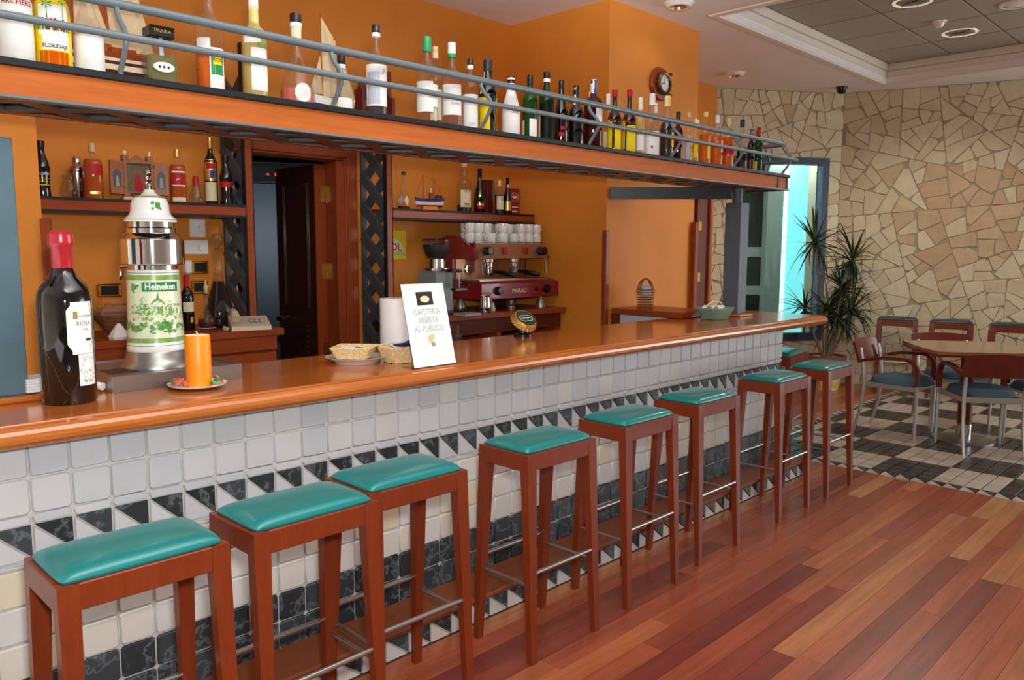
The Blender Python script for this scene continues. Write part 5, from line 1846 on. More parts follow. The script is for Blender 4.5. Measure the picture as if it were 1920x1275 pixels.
# right wall shelf
WZ2 = 1.7572
G2 = 'bottles on the right wall shelf'
b = S('decanter', 'pear shaped glass decanter with diamond labels at the left of the right wall shelf', 2.722, WZ2, .248, .043, 'bulb', 'clear', ('l_ruby', .10), ('darkmetal', .07, 1.1), (), cat='decanter', grp=None)
for a_ in (-.55, .5):
    obj('label', MB().add([(.0452 * cos(a_ + u * .42) * (1 - .11 * (k == 1)), .0452 * sin(a_ + u * .42) * (1 - .11 * (k == 1)), .06 + w * .034) for k, (u, w) in enumerate(((1, 0), (0, 1), (-1, 0), (0, -1)))], [(0, 1, 2, 3)]), 'creamp' if a_ > 0 else 'dimblue', b)
t = thing('model_boat', 'small model fishing boat with a navy and white hull', 'model boat', (2.942, 1.83, WZ2), -.35)
obj('hull', hull(.215, .06, .055, [(.0, .22, 2), (.22, .60, 0), (.60, 1, 1)]), ['hullw', 'hullb', 'redm'], t, (0, 0, .028), (0, 0, pi))
obj('stand', MB().box(-.05, .05, -.02, .02, 0, .03), 'candle', t)
obj('wheelhouse', MB().box(.0, .03, -.014, .014, .078, .125, 0, .002), 'terra', t)
obj('funnel', MB().cyl((.012, 0, .125), (.012, 0, .155), .005, 8), 'creamp', t)
nb_ = MB()
for k in range(9):
    x, yy, zz_ = .05 + RR.uniform(-.01, .045), RR.uniform(-.015, .015), .085 + RR.uniform(0, .02)
    nb_.box(x - .007, x + .007, yy - .006, yy + .006, zz_, zz_ + .012)
obj('deck_gear', nb_, 'maroon', t, kind='stuff')
for x, z in ((-.045, .245), (.035, .215)):
    obj('mast', MB().cyl((x, 0, .075), (x, 0, z), .0022, 6), 'cabd', t)
obj('rigging', MB().tube([(-.105, 0, .085), (-.045, 0, .24), (.035, 0, .21), (.10, 0, .09)], .0008, 4), 'cabd', t)
S('bottle', 'big clear bottle with a cream label reading TER on the right wall shelf', 3.262, WZ2, .342, .052, 'vodka', 'clear_g', ('l_dark', .16), ('creamp', .07, 1.1), (('creamp', .11, .46, .35, .85),), txt=(('TER', .03, 'inkp', .155, .45, 0), ('O  E', .024, 'inkp', .43, .45, 0)), grp=G2)
S('bottle', 'black champagne bottle with a red and gold label', 3.416, WZ2, .318, .043, 'champ', 'blackgl', None, ('blackp', .26, 1.2), (('redp', .10, .18, .1, .6), ('gold', .18, .22, .1, .6), ('gold', .36, .42, .05, .2)), grp=G2)
t = thing('gift_box', 'maroon bottle box with a steel edge behind the dark bottle', 'box', (3.535, 1.89, WZ2), .3)
obj('box', MB().box(-.045, .045, -.04, .04, 0, .25, 0, .003), 'maroon', t)
obj('steel_edge', MB().box(.036, .048, -.046, -.041, .10, .25), 'steel', t)
S('bottle', 'dark liqueur bottle with a tall cream label before the maroon box', 3.587, WZ2, .242, .035, 'whisky', 'clear_g', ('l_dark', .58), ('creamp', .16, 1.2), (('creamp', .14, .54, .2, .8), ('inkp', .40, .50, .6, .12, 2)), grp=G2, y=1.80)
S('bottle', 'small black bottle with a greenish gold label beside the red card', 3.672, WZ2, .268, .034, 'champ', 'blackgl', None, ('blackp', .18, 1.2), (('gold', .10, .36, .2, .75), ('white', .74, .9, .3, .3)), grp=G2, y=1.80)
t = thing('red_card', 'red folded card with a cream crest on the right wall shelf', 'card', (3.772, 1.82, WZ2), -.25)
obj('card', MB().prism([(-.042, 0), (.042, 0), (.047, .20), (-.038, .20)], -.002, .002, axis='y'), 'redm', t, (0, 0, 0), (-.08, 0, 0))
cr = MB()
for k in range(20):
    a0, a1 = 2 * pi * k / 20, 2 * pi * (k + 1) / 20
    cr.add([(q * cos(a) + .003, -.0026, .135 + q * sin(a)) for q, a in ((.030, a0), (.030 + .006 * (k % 2), a0), (.030 + .006 * ((k + 1) % 2), a1), (.030, a1))], [(0, 1, 2, 3)])
cr.add([(.024 * cos(2 * pi * k / 16) + .003, -.0026, .135 + .010 * sin(2 * pi * k / 16)) for k in range(16)], [tuple(range(16))])
obj('crest', cr, 'creamp', t, (0, 0, 0), (-.08, 0, 0))
obj('print_line', MB().box(-.032, .03, -.0028, -.0022, .055, .062).box(-.03, .022, -.0028, -.0022, .025, .031), 'creamp', t, (0, 0, 0), (-.08, 0, 0))

# ---------------------------------------------------------------- on the bar top
TP = CT + .0005
t = thing('wine_bottle', 'giant dark wine bottle with red wax on its neck and white labels', 'bottle', (.168, .185, TP), camang(.168, .185))
p, f = prof_r('wine', .0745, .505)
obj('glass_body', MB().lathe(p, 36), 'blackgl', t)
obj('wax_seal', MB().lathe([(.0285, .385), (.0295, .39), (.029, .46), (.0345, .468), (.036, .48), (.034, .503), (.024, .512), (0, .513)], 24), 'wax', t)
R1 = lambda z: f(z) * 1.003 + .0005
lb = MB()
poly1 = [(.0, .155), (.85, .155), (.85, .305), (.12, .305), (-.05, .285), (-.05, .185)]
lab = MB()
lab.grid(lambda u, w: (R1(.1) * cos(.02 + .92 * u - .0 + .16), R1(.1) * sin(.02 + .92 * u + .16), .15 + .155 * w), 12, 2)
lab.add([(R1(.1) * cos(a_), R1(.1) * sin(a_), z_) for a_, z_ in ((.18, .16), (.18, .295), (.02, .28), (.02, .18))], [(0, 3, 2, 1)][::1])
obj('main_label', lab, 'white', t)
lo = obj('lower_label', patch(MB(), R1(.1), .055, .149, .38, 1.12, 10), 'white', t)
R2_ = R1(.1) + .0008
RS = random.Random(3)
sk = MB()
for k in range(60):
    a_, z_ = RS.uniform(.42, 1.05), .062 + .04 * RS.random() ** 1.6
    w_, h_ = RS.uniform(.01, .05), RS.uniform(.001, .005)
    sk.add([(R2_ * cos(q), R2_ * sin(q), zz) for q, zz in ((a_, z_), (a_ + w_, z_ + .002), (a_ + w_, z_ + h_ + .002), (a_, z_ + h_))], [(0, 1, 2, 3)])
for k in range(16):
    a_ = .42 + .65 * k / 16
    z_ = .128 + .010 * abs(sin(k * .7))
    sk.add([(R2_ * cos(q), R2_ * sin(q), zz) for q, zz in ((a_, z_), (a_ + .045, z_ + .001), (a_ + .045, z_ + .0025), (a_, z_ + .0015))], [(0, 1, 2, 3)])
obj('engraved_landscape', sk, 'greyp', t, kind='stuff')
for s_, sz, zc, a_ in (('GRAN RESERVA', .010, .262, .66), ('RIOJA', .018, .240, .66), ('1998', .010, .222, .68)):
    text_wrap(s_, sz, 'greyp', t, R2_, zc, a_)
obj('seal_print', MB().grid(lambda u, w: (R2_ * cos(.26 + .16 * u), R2_ * sin(.26 + .16 * u), .255 + .022 * w), 4, 1), 'gold', t)
obj('red_bar', MB().grid(lambda u, w: (R2_ * cos(.72 + .24 * u), R2_ * sin(.72 + .24 * u), .188 + .008 * w), 4, 1), 'maroon', t)
wr = []
for s_ in (-1, 1):
    pts_ = [((f(z) + .0015) * cos(s_ * a_), (f(z) + .0015) * sin(s_ * a_), z) for z, a_ in ((.385, .1), (.34, .5), (.30, .95), (.24, 1.15), (.18, 1.0), (.13, .6), (.05, .2), (.005, -.25))]
    obj('wire', MB().tube(pts_, .0005, 5), 'wirem', t)

# beer tower on its drip tray
t = thing('beer_tower', 'tall white and green ceramic beer tower on a steel drip tray', 'beer tap', (.53, .44, TP))
tr = MB()
tr.box(-.222, .215, -.205, .20, .003, .012)
for a in ((-.222, .215, -.208, -.202), (-.222, .215, .197, .203)):
    tr.box(a[0], a[1], a[2], a[3], 0, .052)
for a in ((-.225, -.219), (.212, .218)):
    tr.box(a[0], a[1], -.202, .197, 0, .052)
obj('drip_tray', tr, 'steel', t)
obj('tray_plate', MB().box(-.218, .211, -.201, .196, .040, .044), 'steel', t)
for k in range(6):
    obj('drain_slot', MB().box(-.19 + k * .016, -.18 + k * .016, -.10, .02, .0445, .0455), 'darkmetal', t)
cam_a = camang(.53, .44)
tw = [(.118, .0445), (.118, .052), (.108, .070), (.102, .080), (.100, .098), (.097, .104)]
obj('steel_base', MB().lathe([(0, .0445)] + tw + [(0, .104)], 36), 'steel', t)
cp_ = [(.0965, .104), (.098, .112), (.096, .125), (.0935, .14), (.0885, .25), (.0865, .36), (.0865, .384), (.083, .388)]
obj('ceramic_column', MB().lathe([(0, .104)] + cp_ + [(0, .388)], 40), 'porc', t)


def cr_(z):
    for (r0, z0), (r1, z1) in zip(cp_, cp_[1:]):
        if z0 <= z <= z1:
            return (r0 + (r1 - r0) * (z - z0) / (z1 - z0)) * 1.003 + .0004
    return cp_[-1][0]


def band(z0, z1, m_, nm='glaze_band'):
    obj(nm, MB().lathe([(cr_(z0), z0), (cr_((z0 + z1) / 2), (z0 + z1) / 2), (cr_(z1), z1)], 40), m_, t)


band(.1245, .1265, 'green3')
band(.136, .152, 'green2')
band(.1535, .3505, 'green5', 'glaze_wash')
band(.352, .370, 'green2')
band(.376, .378, 'green3')
dec = {k: MB() for k in ('green2', 'green3', 'green4')}
RD = random.Random(14)


def dpoly(k, a_, z_, pts_):
    rr = .0012 + .0004 * RD.random()
    n_ = len(pts_)
    dec[k].add([((cr_(z_ + q[1]) + rr) * cos(a_ + q[0] / .09), (cr_(z_ + q[1]) + rr) * sin(a_ + q[0] / .09), z_ + q[1]) for q in pts_], [tuple(range(n_))])


def dleaf(k, a_, z_, L, w_, ang):
    pts_ = [(u * L, w_ * sin(pi * u)) for u in (0, .25, .5, .75, 1)] + [(u * L, -w_ * sin(pi * u)) for u in (.75, .5, .25)]
    c_, s_ = cos(ang), sin(ang)
    dpoly(k, a_, z_, [(q[0] * c_ - q[1] * s_, q[0] * s_ + q[1] * c_) for q in pts_][::1])


for k in range(26):                                    # garland of leaves round the foot
    a0 = cam_a + (k - 13) * .2
    for j in range(5):
        dleaf('green3' if (k + j) % 3 else 'green2', a0 + RD.uniform(-.05, .05), .185 + RD.uniform(-.012, .014), RD.uniform(.010, .024), RD.uniform(.003, .006), RD.uniform(-.6, 3.6))
for k in range(9):                                     # big lobed leaf
    dleaf('green3', cam_a + .36, .188, .026, .008, pi * 1.02 * k / 8 - .02 + pi * (k % 2) * 0)
    dleaf('green2', cam_a - .75, .185, .016, .005, pi * 2 * k / 9)
for k in range(60):                                    # washed-in townscape
    a_ = cam_a + RD.uniform(-.95, 1.1)
    z_ = .212 + RD.uniform(0, .05)
    dpoly('green2' if k % 3 else 'green4', a_, z_, [(0, 0), (RD.uniform(.006, .014), 0), (RD.uniform(.006, .014), RD.uniform(.004, .012)), (0, RD.uniform(.004, .012))])
for k in range(90):
    a_ = cam_a - .42 + RD.gauss(0, .13)
    dleaf('green3' if k % 2 else 'green2', a_, .25 + RD.gauss(0, .017), .006, .002, RD.uniform(0, 6))
for hx, hz_, hw_, hh_ in ((.12, .235, .022, .035), (.40, .235, .035, .03), (.72, .232, .03, .025), (-.1, .23, .02, .02)):
    dpoly('green4', cam_a + hx, hz_, [(-hw_, 0), (hw_, 0), (hw_, hh_), (-hw_, hh_)])
    dpoly('green2', cam_a + hx, hz_ + hh_, [(-hw_ * 1.1, 0), (hw_ * 1.1, 0), (hw_ * .5, hh_ * .5), (-hw_ * .5, hh_ * .5)])
    for q in range(3):
        dpoly('green3', cam_a + hx + (q - 1) * hw_ * 6, hz_ + .004, [(-.002, 0), (.002, 0), (.002, hh_ * .7), (-.002, hh_ * .7)])
dpoly('green3', cam_a + .12, .285, [(-.006, 0), (.006, 0), (0, .028)])
for k in range(14):
    dleaf('green3', cam_a - .78 + RD.uniform(-.1, .18), .325 + RD.uniform(-.012, .012), .012, .004, RD.uniform(0, 6))
for nm, k in (('dark_green_painting', 'green3'), ('green_painting', 'green2'), ('pale_green_painting', 'green4')):
    obj(nm, dec[k], k, t, kind='stuff')
# name banner
bn = obj('name_banner', MB().grid(lambda u, w: ((cr_(.33) + .0018) * cos(cam_a - .44 + 1.42 * u), (cr_(.33) + .0018) * sin(cam_a - .44 + 1.42 * u), .314 + .031 * w), 12, 1), 'greenp', t)
v_, f_ = text_geo('Heineken ', .03)
rr = cr_(.33) + .003
mb = MB().add([(rr * cos(cam_a + .30 + x * .0275 / rr), rr * sin(cam_a + .30 + x * .0275 / rr), .3295 + y_ * .031) for x, y_ in v_], f_)
obj('lettering', mb, 'white', bn)
obj('steel_neck', MB().lathe([(.080, .388), (.080, .402), (.098, .4045), (.1055, .408), (.1055, .492), (.099, .495), (.087, .512), (.0805, .514), (.0805, .530), (.076, .534), (.076, .552), (0, .552)], 40), 'chrome', t)
obj('ceramic_lid', MB().lathe([(.086, .552), (.0865, .558), (.082, .565), (.070, .575), (.064, .590), (.062, .615), (.054, .634), (.030, .645), (.020, .655), (.016, .664), (0, .665)], 36), 'porc', t)
for z, r_, d_ in ((.559, .0862, .0022), (.637, .0512, .004)):
    obj('glaze_band', MB().lathe([(r_ + .0012, z), (r_ + .0008 - d_ * .8, z + d_)], 36), 'green2', t)
fl = MB()
for k in range(16):
    a_ = cam_a + .28 + RD.uniform(-.2, .26)
    z_ = .606 + RD.uniform(-.011, .012)
    s_ = RD.uniform(.003, .006)
    fl.add([(.0645 * cos(a_ + s_ / .062 * cos(q)), .0645 * sin(a_ + s_ / .062 * cos(q)), z_ + s_ * sin(q)) for q in [k_ * pi / 3 for k_ in range(6)]], [tuple(range(6))])
obj('flower_print', fl, 'green3', t, kind='stuff')
obj('finial', MB().lathe([(0, .664), (.009, .664), (.006, .674), (.013, .682), (.015, .690), (.007, .697), (.009, .703), (.011, .710), (.006, .718), (.008, .726), (.005, .734), (0, .736)], 20), 'chrome', t)
obj('spout', MB().tube([(.09 * cos(2.2), .09 * sin(2.2), .40), (.12 * cos(2.2), .12 * sin(2.2), .395), (.125 * cos(2.2), .125 * sin(2.2), .35)], .008, 8), 'chrome', t)

# candle on a saucer with petals
t = thing('saucer', 'white saucer under the orange candle', 'saucer', (.545, .150, TP))
obj('dish', MB().lathe([(0, .004), (.05, .004), (.062, .006), (.092, .016), (.0945, .0165), (.092, .012), (.062, .001), (.05, 0), (0, 0)], 36), 'porc', t)
cn = thing('candle', 'thick orange pillar candle', 'candle', (.551, .150, TP + .0065))
obj('wax_pillar', MB().lathe([(0, 0), (.041, 0), (.0415, .004), (.0405, .166), (.0385, .17)], 32), 'candle', cn)
obj('candle_top', MB().lathe([(.0385, .17), (.036, .168), (0, .164)], 24), 'candlet', cn)
obj('wick', MB().tube([(0, 0, .164), (0, 0, .176), (-.003, 0, .182)], .0018, 6), 'white', cn)
PET = []
for k, (a_, m_) in enumerate(((2.4, 'petal'), (2.7, 'petal'), (3.0, 'petal'), (3.3, 'petal'), (3.6, 'petal'), (2.9, 'greenp'), (5.3, 'greenp'), (5.5, 'greenp'), (5.75, 'petal'), (6.0, 'petal'), (5.05, 'green2'))):
    d_ = .060 + .008 * (k % 3)
    q = obj('dried_petal', MB().grid(lambda u, w: ((u - .5) * .03, (w - .5) * .018 * sin(pi * (.1 + .8 * u)), .008 * ((w - .5) * 2) ** 2 + .006 * u), 4, 4), m_, None, (.548 + d_ * cos(a_), .150 + d_ * sin(a_), TP + .0155 + .004 * (k % 2)), (.4 * sin(k * 2.1), -.5 + .2 * (k % 3), a_ + k))
    PET.append((q, m_))

ORDS = ['leftmost', 'second from the left', 'third from the left', 'fourth from the left', 'fifth from the left', 'sixth from the left', 'seventh from the left', 'eighth from the left']


def ordered(items, nm, where, cat, grp):
    kinds = {}
    for q, c_ in items:
        kinds.setdefault(c_, []).append(q)
    for c_, qs in kinds.items():
        qs.sort(key=lambda q: (Vector(q.location) - CAM).dot(rv) / (Vector(q.location) - CAM).dot(fv))
        for i, q in enumerate(qs):
            tag(q, (c_ + ' ' + nm + ' ' + where) if len(qs) == 1 else (c_ + ' ' + nm + ', ' + ORDS[i] + ' of its colour ' + where), cat, grp)


ordered([(q, 'dried salmon' if m_ == 'petal' else 'dried green') for q, m_ in PET], 'petal', 'on the saucer', 'petal', 'dried petals round the candle')
# paper napkins and a plate behind the wine bottle
nd = thing('napkin_stack', 'stack of white paper napkins behind the big wine bottle', 'napkins', (.135, .345, TP + .021), .1)
for k in range(5):
    obj('napkin', MB().box(-.06, .06, -.05, .05, k * .0085, k * .0085 + .008, 0, .002), 'paper', nd)
pt_ = obj('plate', MB().lathe([(0, .006), (.06, .006), (.088, .018), (.09, .018), (.062, 0), (0, 0)], 32), 'porc', None, (.14, .345, TP))
tag(pt_, 'pale plate under the napkins behind the wine bottle', 'plate')
rl = obj('paper_straws', MB().cyl((.245, .36, TP + .025), (.292, .28, TP + .018), .013, 12), 'paper', None)
tag(rl, 'rolled white napkin beside the steel drip tray', 'napkin')


def woven(mb, cx, w0, w1, d0, d1, z0, z1, nl, ns, r=.0028, wave=.003, e=4):
    """rectangular basket wall: horizontal strands weaving over uprights"""
    for l_ in range(nl):
        k = l_ / (nl - 1)
        w_, d_, z_ = w0 + (w1 - w0) * k, d0 + (d1 - d0) * k, z0 + (z1 - z0) * k
        pts_ = []
        for s_ in range(ns):
            a_ = 2 * pi * s_ / ns
            c_, q = cos(a_), sin(a_)
            m_ = (abs(c_) ** e + abs(q) ** e) ** (-1 / e)
            o_ = 1 + (wave if (s_ + l_) % 2 else -wave) / w_
            pts_.append((cx[0] + w_ * c_ * m_ * o_, cx[1] + d_ * q * m_ * o_, cx[2] + z_))
        mb.tube(pts_, r, 5, closed=True)
    return mb


# plate with a square basket
pl_ = obj('plate', MB().lathe([(0, .012), (.075, .012), (.09, .016), (.124, .026), (.126, .0255), (.092, .010), (.085, 0), (0, 0)], 40), 'porc', None, (1.262, .275, TP))
tag(pl_, 'white plate under the square wicker basket', 'plate')
bk = thing('wicker_basket', 'small square pale wicker basket standing on a plate', 'basket', (1.258, .28, TP + .0185), .72)
obj('woven_wall', woven(MB(), (0, 0, 0), .058, .082, .058, .082, .003, .046, 12, 48, .0027, .0015, 14), 'wicker', bk)
obj('basket_floor', MB().box(-.054, .054, -.054, .054, .0, .004), 'wicker', bk)
cdd = obj('printed_card', MB().box(-.05, .055, -.042, .042, 0, .003), 'white', None, (1.262, .285, TP + .057), (.12, .06, .72))
tag(cdd, 'white printed card lying in the square basket', 'card')
obj('green_emblem', MB().prism([(.026 + .024 * cos(k * pi / 8), -.012 + .018 * sin(k * pi / 8)) for k in range(16)], .0032, .0038), 'greenp', cdd)
# longer basket with sachets, behind the menu card
bk = thing('wicker_basket', 'longer pale wicker basket full of sachets beside the menu card', 'basket', (1.445, .165, TP), -.12)
obj('woven_wall', woven(MB(), (0, 0, 0), .098, .122, .058, .078, .004, .066, 13, 46, .0032, .0024), 'wicker', bk)
obj('basket_floor', MB().box(-.09, .09, -.05, .05, .0, .004), 'wicker', bk)
SAC = []
for k in range(9):
    m_ = ('creamp', 'dimblue', 'white', 'bluep')[k % 4]
    q = obj('sachet', MB().box(-.036, .036, -.024, .024, 0, .004, 0, .0015), m_, None, (1.368 + .014 * k, .165 + .012 * (k % 3 - 1), TP + .046 + .0075 * (k % 4)), (.35 - .1 * (k % 3), .25 * (k % 2) - .1, k * .7))
    SAC.append((q, {'creamp': 'cream', 'dimblue': 'pale blue', 'white': 'white', 'bluep': 'dark blue'}[m_]))
ordered(SAC, 'sugar sachet', 'in the longer basket', 'sachet', 'sugar sachets in the longer basket')
# menu card in an acrylic stand
t = thing('menu_card', 'white card in a leaning acrylic stand announcing the open cafeteria', 'sign', (1.424, -.034, TP), .02)
tl = -.245
obj('acrylic_front', MB().box(-.111, .111, -.0015, .0015, 0, .335), 'acrylic', t, (0, 0, .001), (tl, 0, 0))
pg = obj('page', MB().box(-.109, .109, -.0028, -.0018, .002, .333), 'paper', t, (0, 0, .001), (tl, 0, 0))
obj('acrylic_foot', MB().box(-.111, .111, .0, .075, 0, .003), 'acrylic', t)
for s_, z_ in (('CAFETERIA', .218), ('ABIERTA', .184), ('AL PUBLICO', .150)):
    text_flat(s_, .033, 'silverp', pg, (0, -.0032, z_), sx=.84)
ph = obj('printed_photo', MB().box(-.042, .042, -.0034, -.003, .246, .300), 'bean', pg)
obj('cup_print', MB().prism([(.018 * cos(k * pi / 6), .270 + .012 * sin(k * pi / 6)) for k in range(12)], -.0040, -.0036, axis='y'), 'creamp', ph) if False else obj('cup_print', MB().prism([(.024 * cos(k * pi / 6), .270 + .014 * sin(k * pi / 6)) for k in range(12)], -.0042, -.0037, axis='y'), 'creamp', pg)
obj('cup_print', MB().prism([(-.016, .098), (.004, .090), (.020, .112), (.016, .128), (-.012, .126)], -.0038, -.003, axis='y'), 'wicker', pg)
obj('cup_print', MB().prism([(.0, .078), (.018, .082), (.014, .096), (-.004, .094)], -.0038, -.003, axis='y'), 'greyp', pg)
# paper roll and a small bottle behind the bar top
t = thing('paper_roll', 'white kitchen paper roll standing behind the bar top', 'paper roll', (1.785, .72, .93))
obj('roll', MB().lathe([(.018, 0), (.062, 0), (.064, .004), (.064, .325), (.062, .33), (.018, .33)], 28), 'paper', t)
obj('loose_sheet', MB().grid(lambda u, w: (.064 * cos(-.6 + .2 * u) + .04 * u, .064 * sin(-.6 + .2 * u) - .02 * u, .01 + .3 * w), 6, 1), 'paper', t)
uc = MB().box(-.40, 3.96, .5605, .98, .88, .93)
under = obj('inner_worktop', uc, 'steel')
tag(under, 'steel working shelf behind and below the bar top', 'worktop')
bottle('bottle', 'small empty clear bottle behind the bar top right of the menu card', 2.235, .75, .9305, .165, .028, 'rum', 'clear_g', None, None, ())
# bottle cap shaped tap badge
t = thing('tap_badge', 'big golden crown cap badge with a dark green face on the bar top', 'tap badge', (2.455, .47, TP))
obj('stem', MB().lathe([(0, 0), (.05, 0), (.05, .012), (.032, .02), (.030, .055), (0, .06)], 20), 'black', t)
cpg = MB()
n_ = 63
rings = []
v = []
for r_, z_, am in ((.060, .035, .0), (.064, .028, .001), (.070, .004, .0045), (.0715, 0, .0045), (.067, .001, .004)):
    for k in range(n_):
        a_ = 2 * pi * k / n_
        q = r_ + am * cos(21 * a_)
        v.append((q * cos(a_), q * sin(a_), z_))
F = []
for i in range(4):
    for k in range(n_):
        F.append((i * n_ + k, (i + 1) * n_ + k, (i + 1) * n_ + (k + 1) % n_, i * n_ + (k + 1) % n_))
cpg.add(v, F, 0, True)
cpg.add([(0, 0, .035)] + v[:n_], [(0, k + 1, (k + 1) % n_ + 1) for k in range(n_)])
Rcap = Matrix(((rv.x, 0, 0), (rv.y, 0, 0), (0, 1, 0))) if False else None
nrm_ = (Vector((CAM.x - 2.455, CAM.y - .47, 0)).normalized() * .50 + Vector((0, 0, .80)) + rv * .42).normalized()
qt = nrm_.to_track_quat('Z', 'Y')
cap_o = obj('crown_cap', cpg, 'gold', t, (0, 0, .072))
cap_o.rotation_euler = qt.to_euler()
obj('green_face', MB().lathe([(0, .0362), (.056, .0362), (.056, .034)], 40), 'dgreenface' if 'dgreenface' in M else 'slat_d', cap_o)
# orientation of the print on the cap: upright for the customer
upv = Vector((0, 0, 1)) - nrm_ * nrm_.z
upv.normalize()
lx_ = upv.cross(nrm_)
loc_up = qt.inverted() @ upv
ra = atan2(loc_up.y, loc_up.x) - pi / 2
pw = MB()
for z_, s_, k in ((.0366, 1, 0),):
    a_ = [(-.042, -.014), (-.026, -.024), (.026, -.024), (.042, -.014), (.042, .008), (.026, .020), (-.026, .020), (-.042, .008)]
    b_ = [(x * .92, y_ * .88) for x, y_ in a_]
    for i in range(8):
        j = (i + 1) % 8
        pw.add([(a_[i][0], a_[i][1], z_), (a_[j][0], a_[j][1], z_), (b_[j][0], b_[j][1], z_), (b_[i][0], b_[i][1], z_)], [(0, 1, 2, 3)])
obj('white_outline', pw, 'white', cap_o, (0, 0, 0), (0, 0, ra))
st = MB()
st.add([(.009 * (1 if k % 2 == 0 else .42) * sin(k * pi / 5), .029 + .009 * (1 if k % 2 == 0 else .42) * cos(k * pi / 5), .0368) for k in range(10)], [tuple(range(10))[::-1]])
obj('red_star', st, 'redp', cap_o, (0, 0, 0), (0, 0, ra))
text_flat('Heineken', .0165, 'white', cap_o, (0, 0, .0370), (0, 0, ra))
# green basket at the far end
bk = thing('wicker_basket', 'round green wicker basket near the far post on the bar top', 'basket', (4.15, .31, TP))
obj('woven_wall', woven(MB(), (0, 0, 0), .085, .125, .065, .095, .006, .075, 10, 40, .0042, .003), 'wickerg', bk)
obj('basket_floor', MB().box(-.07, .07, -.05, .05, 0, .006), 'wickerg', bk)
obj('handle', MB().tube([(-.12, 0, .07), (-.10, 0, .10), (-.03, 0, .118), (.04, 0, .115), (.09, 0, .095)], .005, 6), 'wicker', bk)
q = obj('napkin', MB().grid(lambda u, w: (-.11 + .15 * u, -.06 + .1 * w, .07 + .02 * sin(u * 7 + w * 5)), 8, 6), 'paper', None, (4.15, .32, TP + .005))
tag(q, 'crumpled white napkin in the green basket', 'napkin')

# wicker bottle basket on the return counter
bk = thing('bottle_basket', 'brown wicker basket with a tall handle on the return counter', 'basket', (4.13, .86, 1.0835))
mb = MB()
for l_ in range(8):
    z_ = .006 + l_ * .018
    r_ = .052 + .012 * l_ / 7
    mb.tube([(r_ * (1 + (.05 if (s_ + l_) % 2 else -.05)) * cos(2 * pi * s_ / 20), r_ * (1 + (.05 if (s_ + l_) % 2 else -.05)) * sin(2 * pi * s_ / 20), z_) for s_ in range(20)], .004, 5, closed=True)
obj('woven_wall', mb, 'wickerd', bk)
obj('basket_floor', MB().lathe([(0, 0), (.052, 0), (.052, .006), (0, .006)], 16), 'wickerd', bk)
for a_ in (0, pi / 2):
    obj('handle', MB().tube([(.064 * cos(q) * cos(a_) * (1), .064 * cos(q) * sin(a_), .13 + .08 * sin(q)) for q in [pi * k / 10 for k in range(11)]], .006, 6), 'wickerd', bk)
q = obj('folded_cloth', MB().lathe([(0, .09), (.045, .09), (.04, .15), (.02, .16), (0, .155)], 10), 'dimblue', None, (4.13, .86, 1.0835))
tag(q, 'pale folded cloth inside the brown wicker basket', 'cloth')

# ---------------------------------------------------------------- on the phone counter
KZ = 1.0725
t = thing('decanter', 'tall glass decanter of dark wine with a ball stopper', 'decanter', (1.378, 1.74, KZ))
pf = [(0, 0), (.055, 0), (.072, .012), (.079, .045), (.076, .09), (.058, .16), (.036, .225), (.023, .29), (.020, .34), (.024, .40), (.034, .43)]
obj('glass_body', MB().lathe(pf, 28), 'clear_g', t)
obj('wine', MB().lathe([(0, .004)] + [(r_ - .003, max(z_, .004)) for r_, z_ in pf[1:7]] + [(.028, .25), (0, .25)], 28), 'l_dark', t)
obj('ball_stopper', MB().lathe([(0, .415), (.014, .42), (.016, .435)] + [(.036 * sin(a_), .475 - .036 * cos(a_)) for a_ in (.6, 1.0, 1.4, 1.8, 2.2, 2.6, 3.0)] + [(0, .511)], 20), 'clear_g', t)
t = thing('flask', 'small glass flask with ruby liquor and a cork, left of the phone', 'flask', (1.272, 1.665, KZ))
obj('saucer', MB().lathe([(0, .003), (.03, .003), (.047, .010), (.049, .009), (.03, 0), (0, 0)], 20), 'porc', t)
obj('glass_body', MB().lathe([(0, .004), (.036, .005), (.046, .03), (.042, .06), (.022, .085), (.011, .11), (.010, .20), (.014, .21)], 20), 'clear_g', t)
obj('liquor', MB().lathe([(0, .007), (.034, .008), (.043, .03), (.04, .057), (0, .058)], 20), 'l_ruby', t)
obj('stopper', MB().lathe([(0, .19), (.009, .19), (.013, .225), (.006, .235), (.005, .26), (0, .262)], 12), 'cork', t)
bottle('bottle', 'small dark wine bottle with a cream label behind the beer tower', 1.185, 1.70, KZ, .285, .034, 'wine', 'blackgl', None, ('redp', .20, 1.15), (('creamp', .34, .52, .3, .9), ('gold', .14, .24, .7, .3)))
t = thing('telephone', 'beige desk telephone at the end of the phone counter', 'telephone', (1.445, 1.535, KZ), -.35)
obj('base', MB().prism([(-.085, 0), (.085, 0), (.085, .03), (-.085, .065)], -.10, .10, axis='x') if False else MB().prism([(-.09, 0), (.10, 0), (.10, .022), (-.085, .062)][::1], -.10, .10, axis='x'), 'beigepl', t, (0, 0, 0), (0, 0, pi))
obj('handset', MB().tube([(-.075, -.09, .062), (-.078, -.06, .086), (-.078, 0, .094), (-.078, .06, .088), (-.075, .09, .066)], .02, 8, rad=[.024, .020, .017, .020, .024]), 'beigepl', t)
kp = MB()
for i in range(4):
    for j in range(3):
        kp.box(.0 + j * .024, .016 + j * .024, -.05 + i * .022, -.036 + i * .022, .0415, .052)
obj('keypad', kp, 'greyp', t, (0, 0, .0), (0, 0, 0), kind='stuff')
cc = []
for k in range(60):
    a_ = k * .75
    u = k / 59
    cc.append((-.115 - .02 * sin(u * 3), -.10 + .10 * u, .011 + .007 * sin(a_) + .0))
obj('coiled_cord', MB().tube(cc, .004, 5), 'beigepl', t)
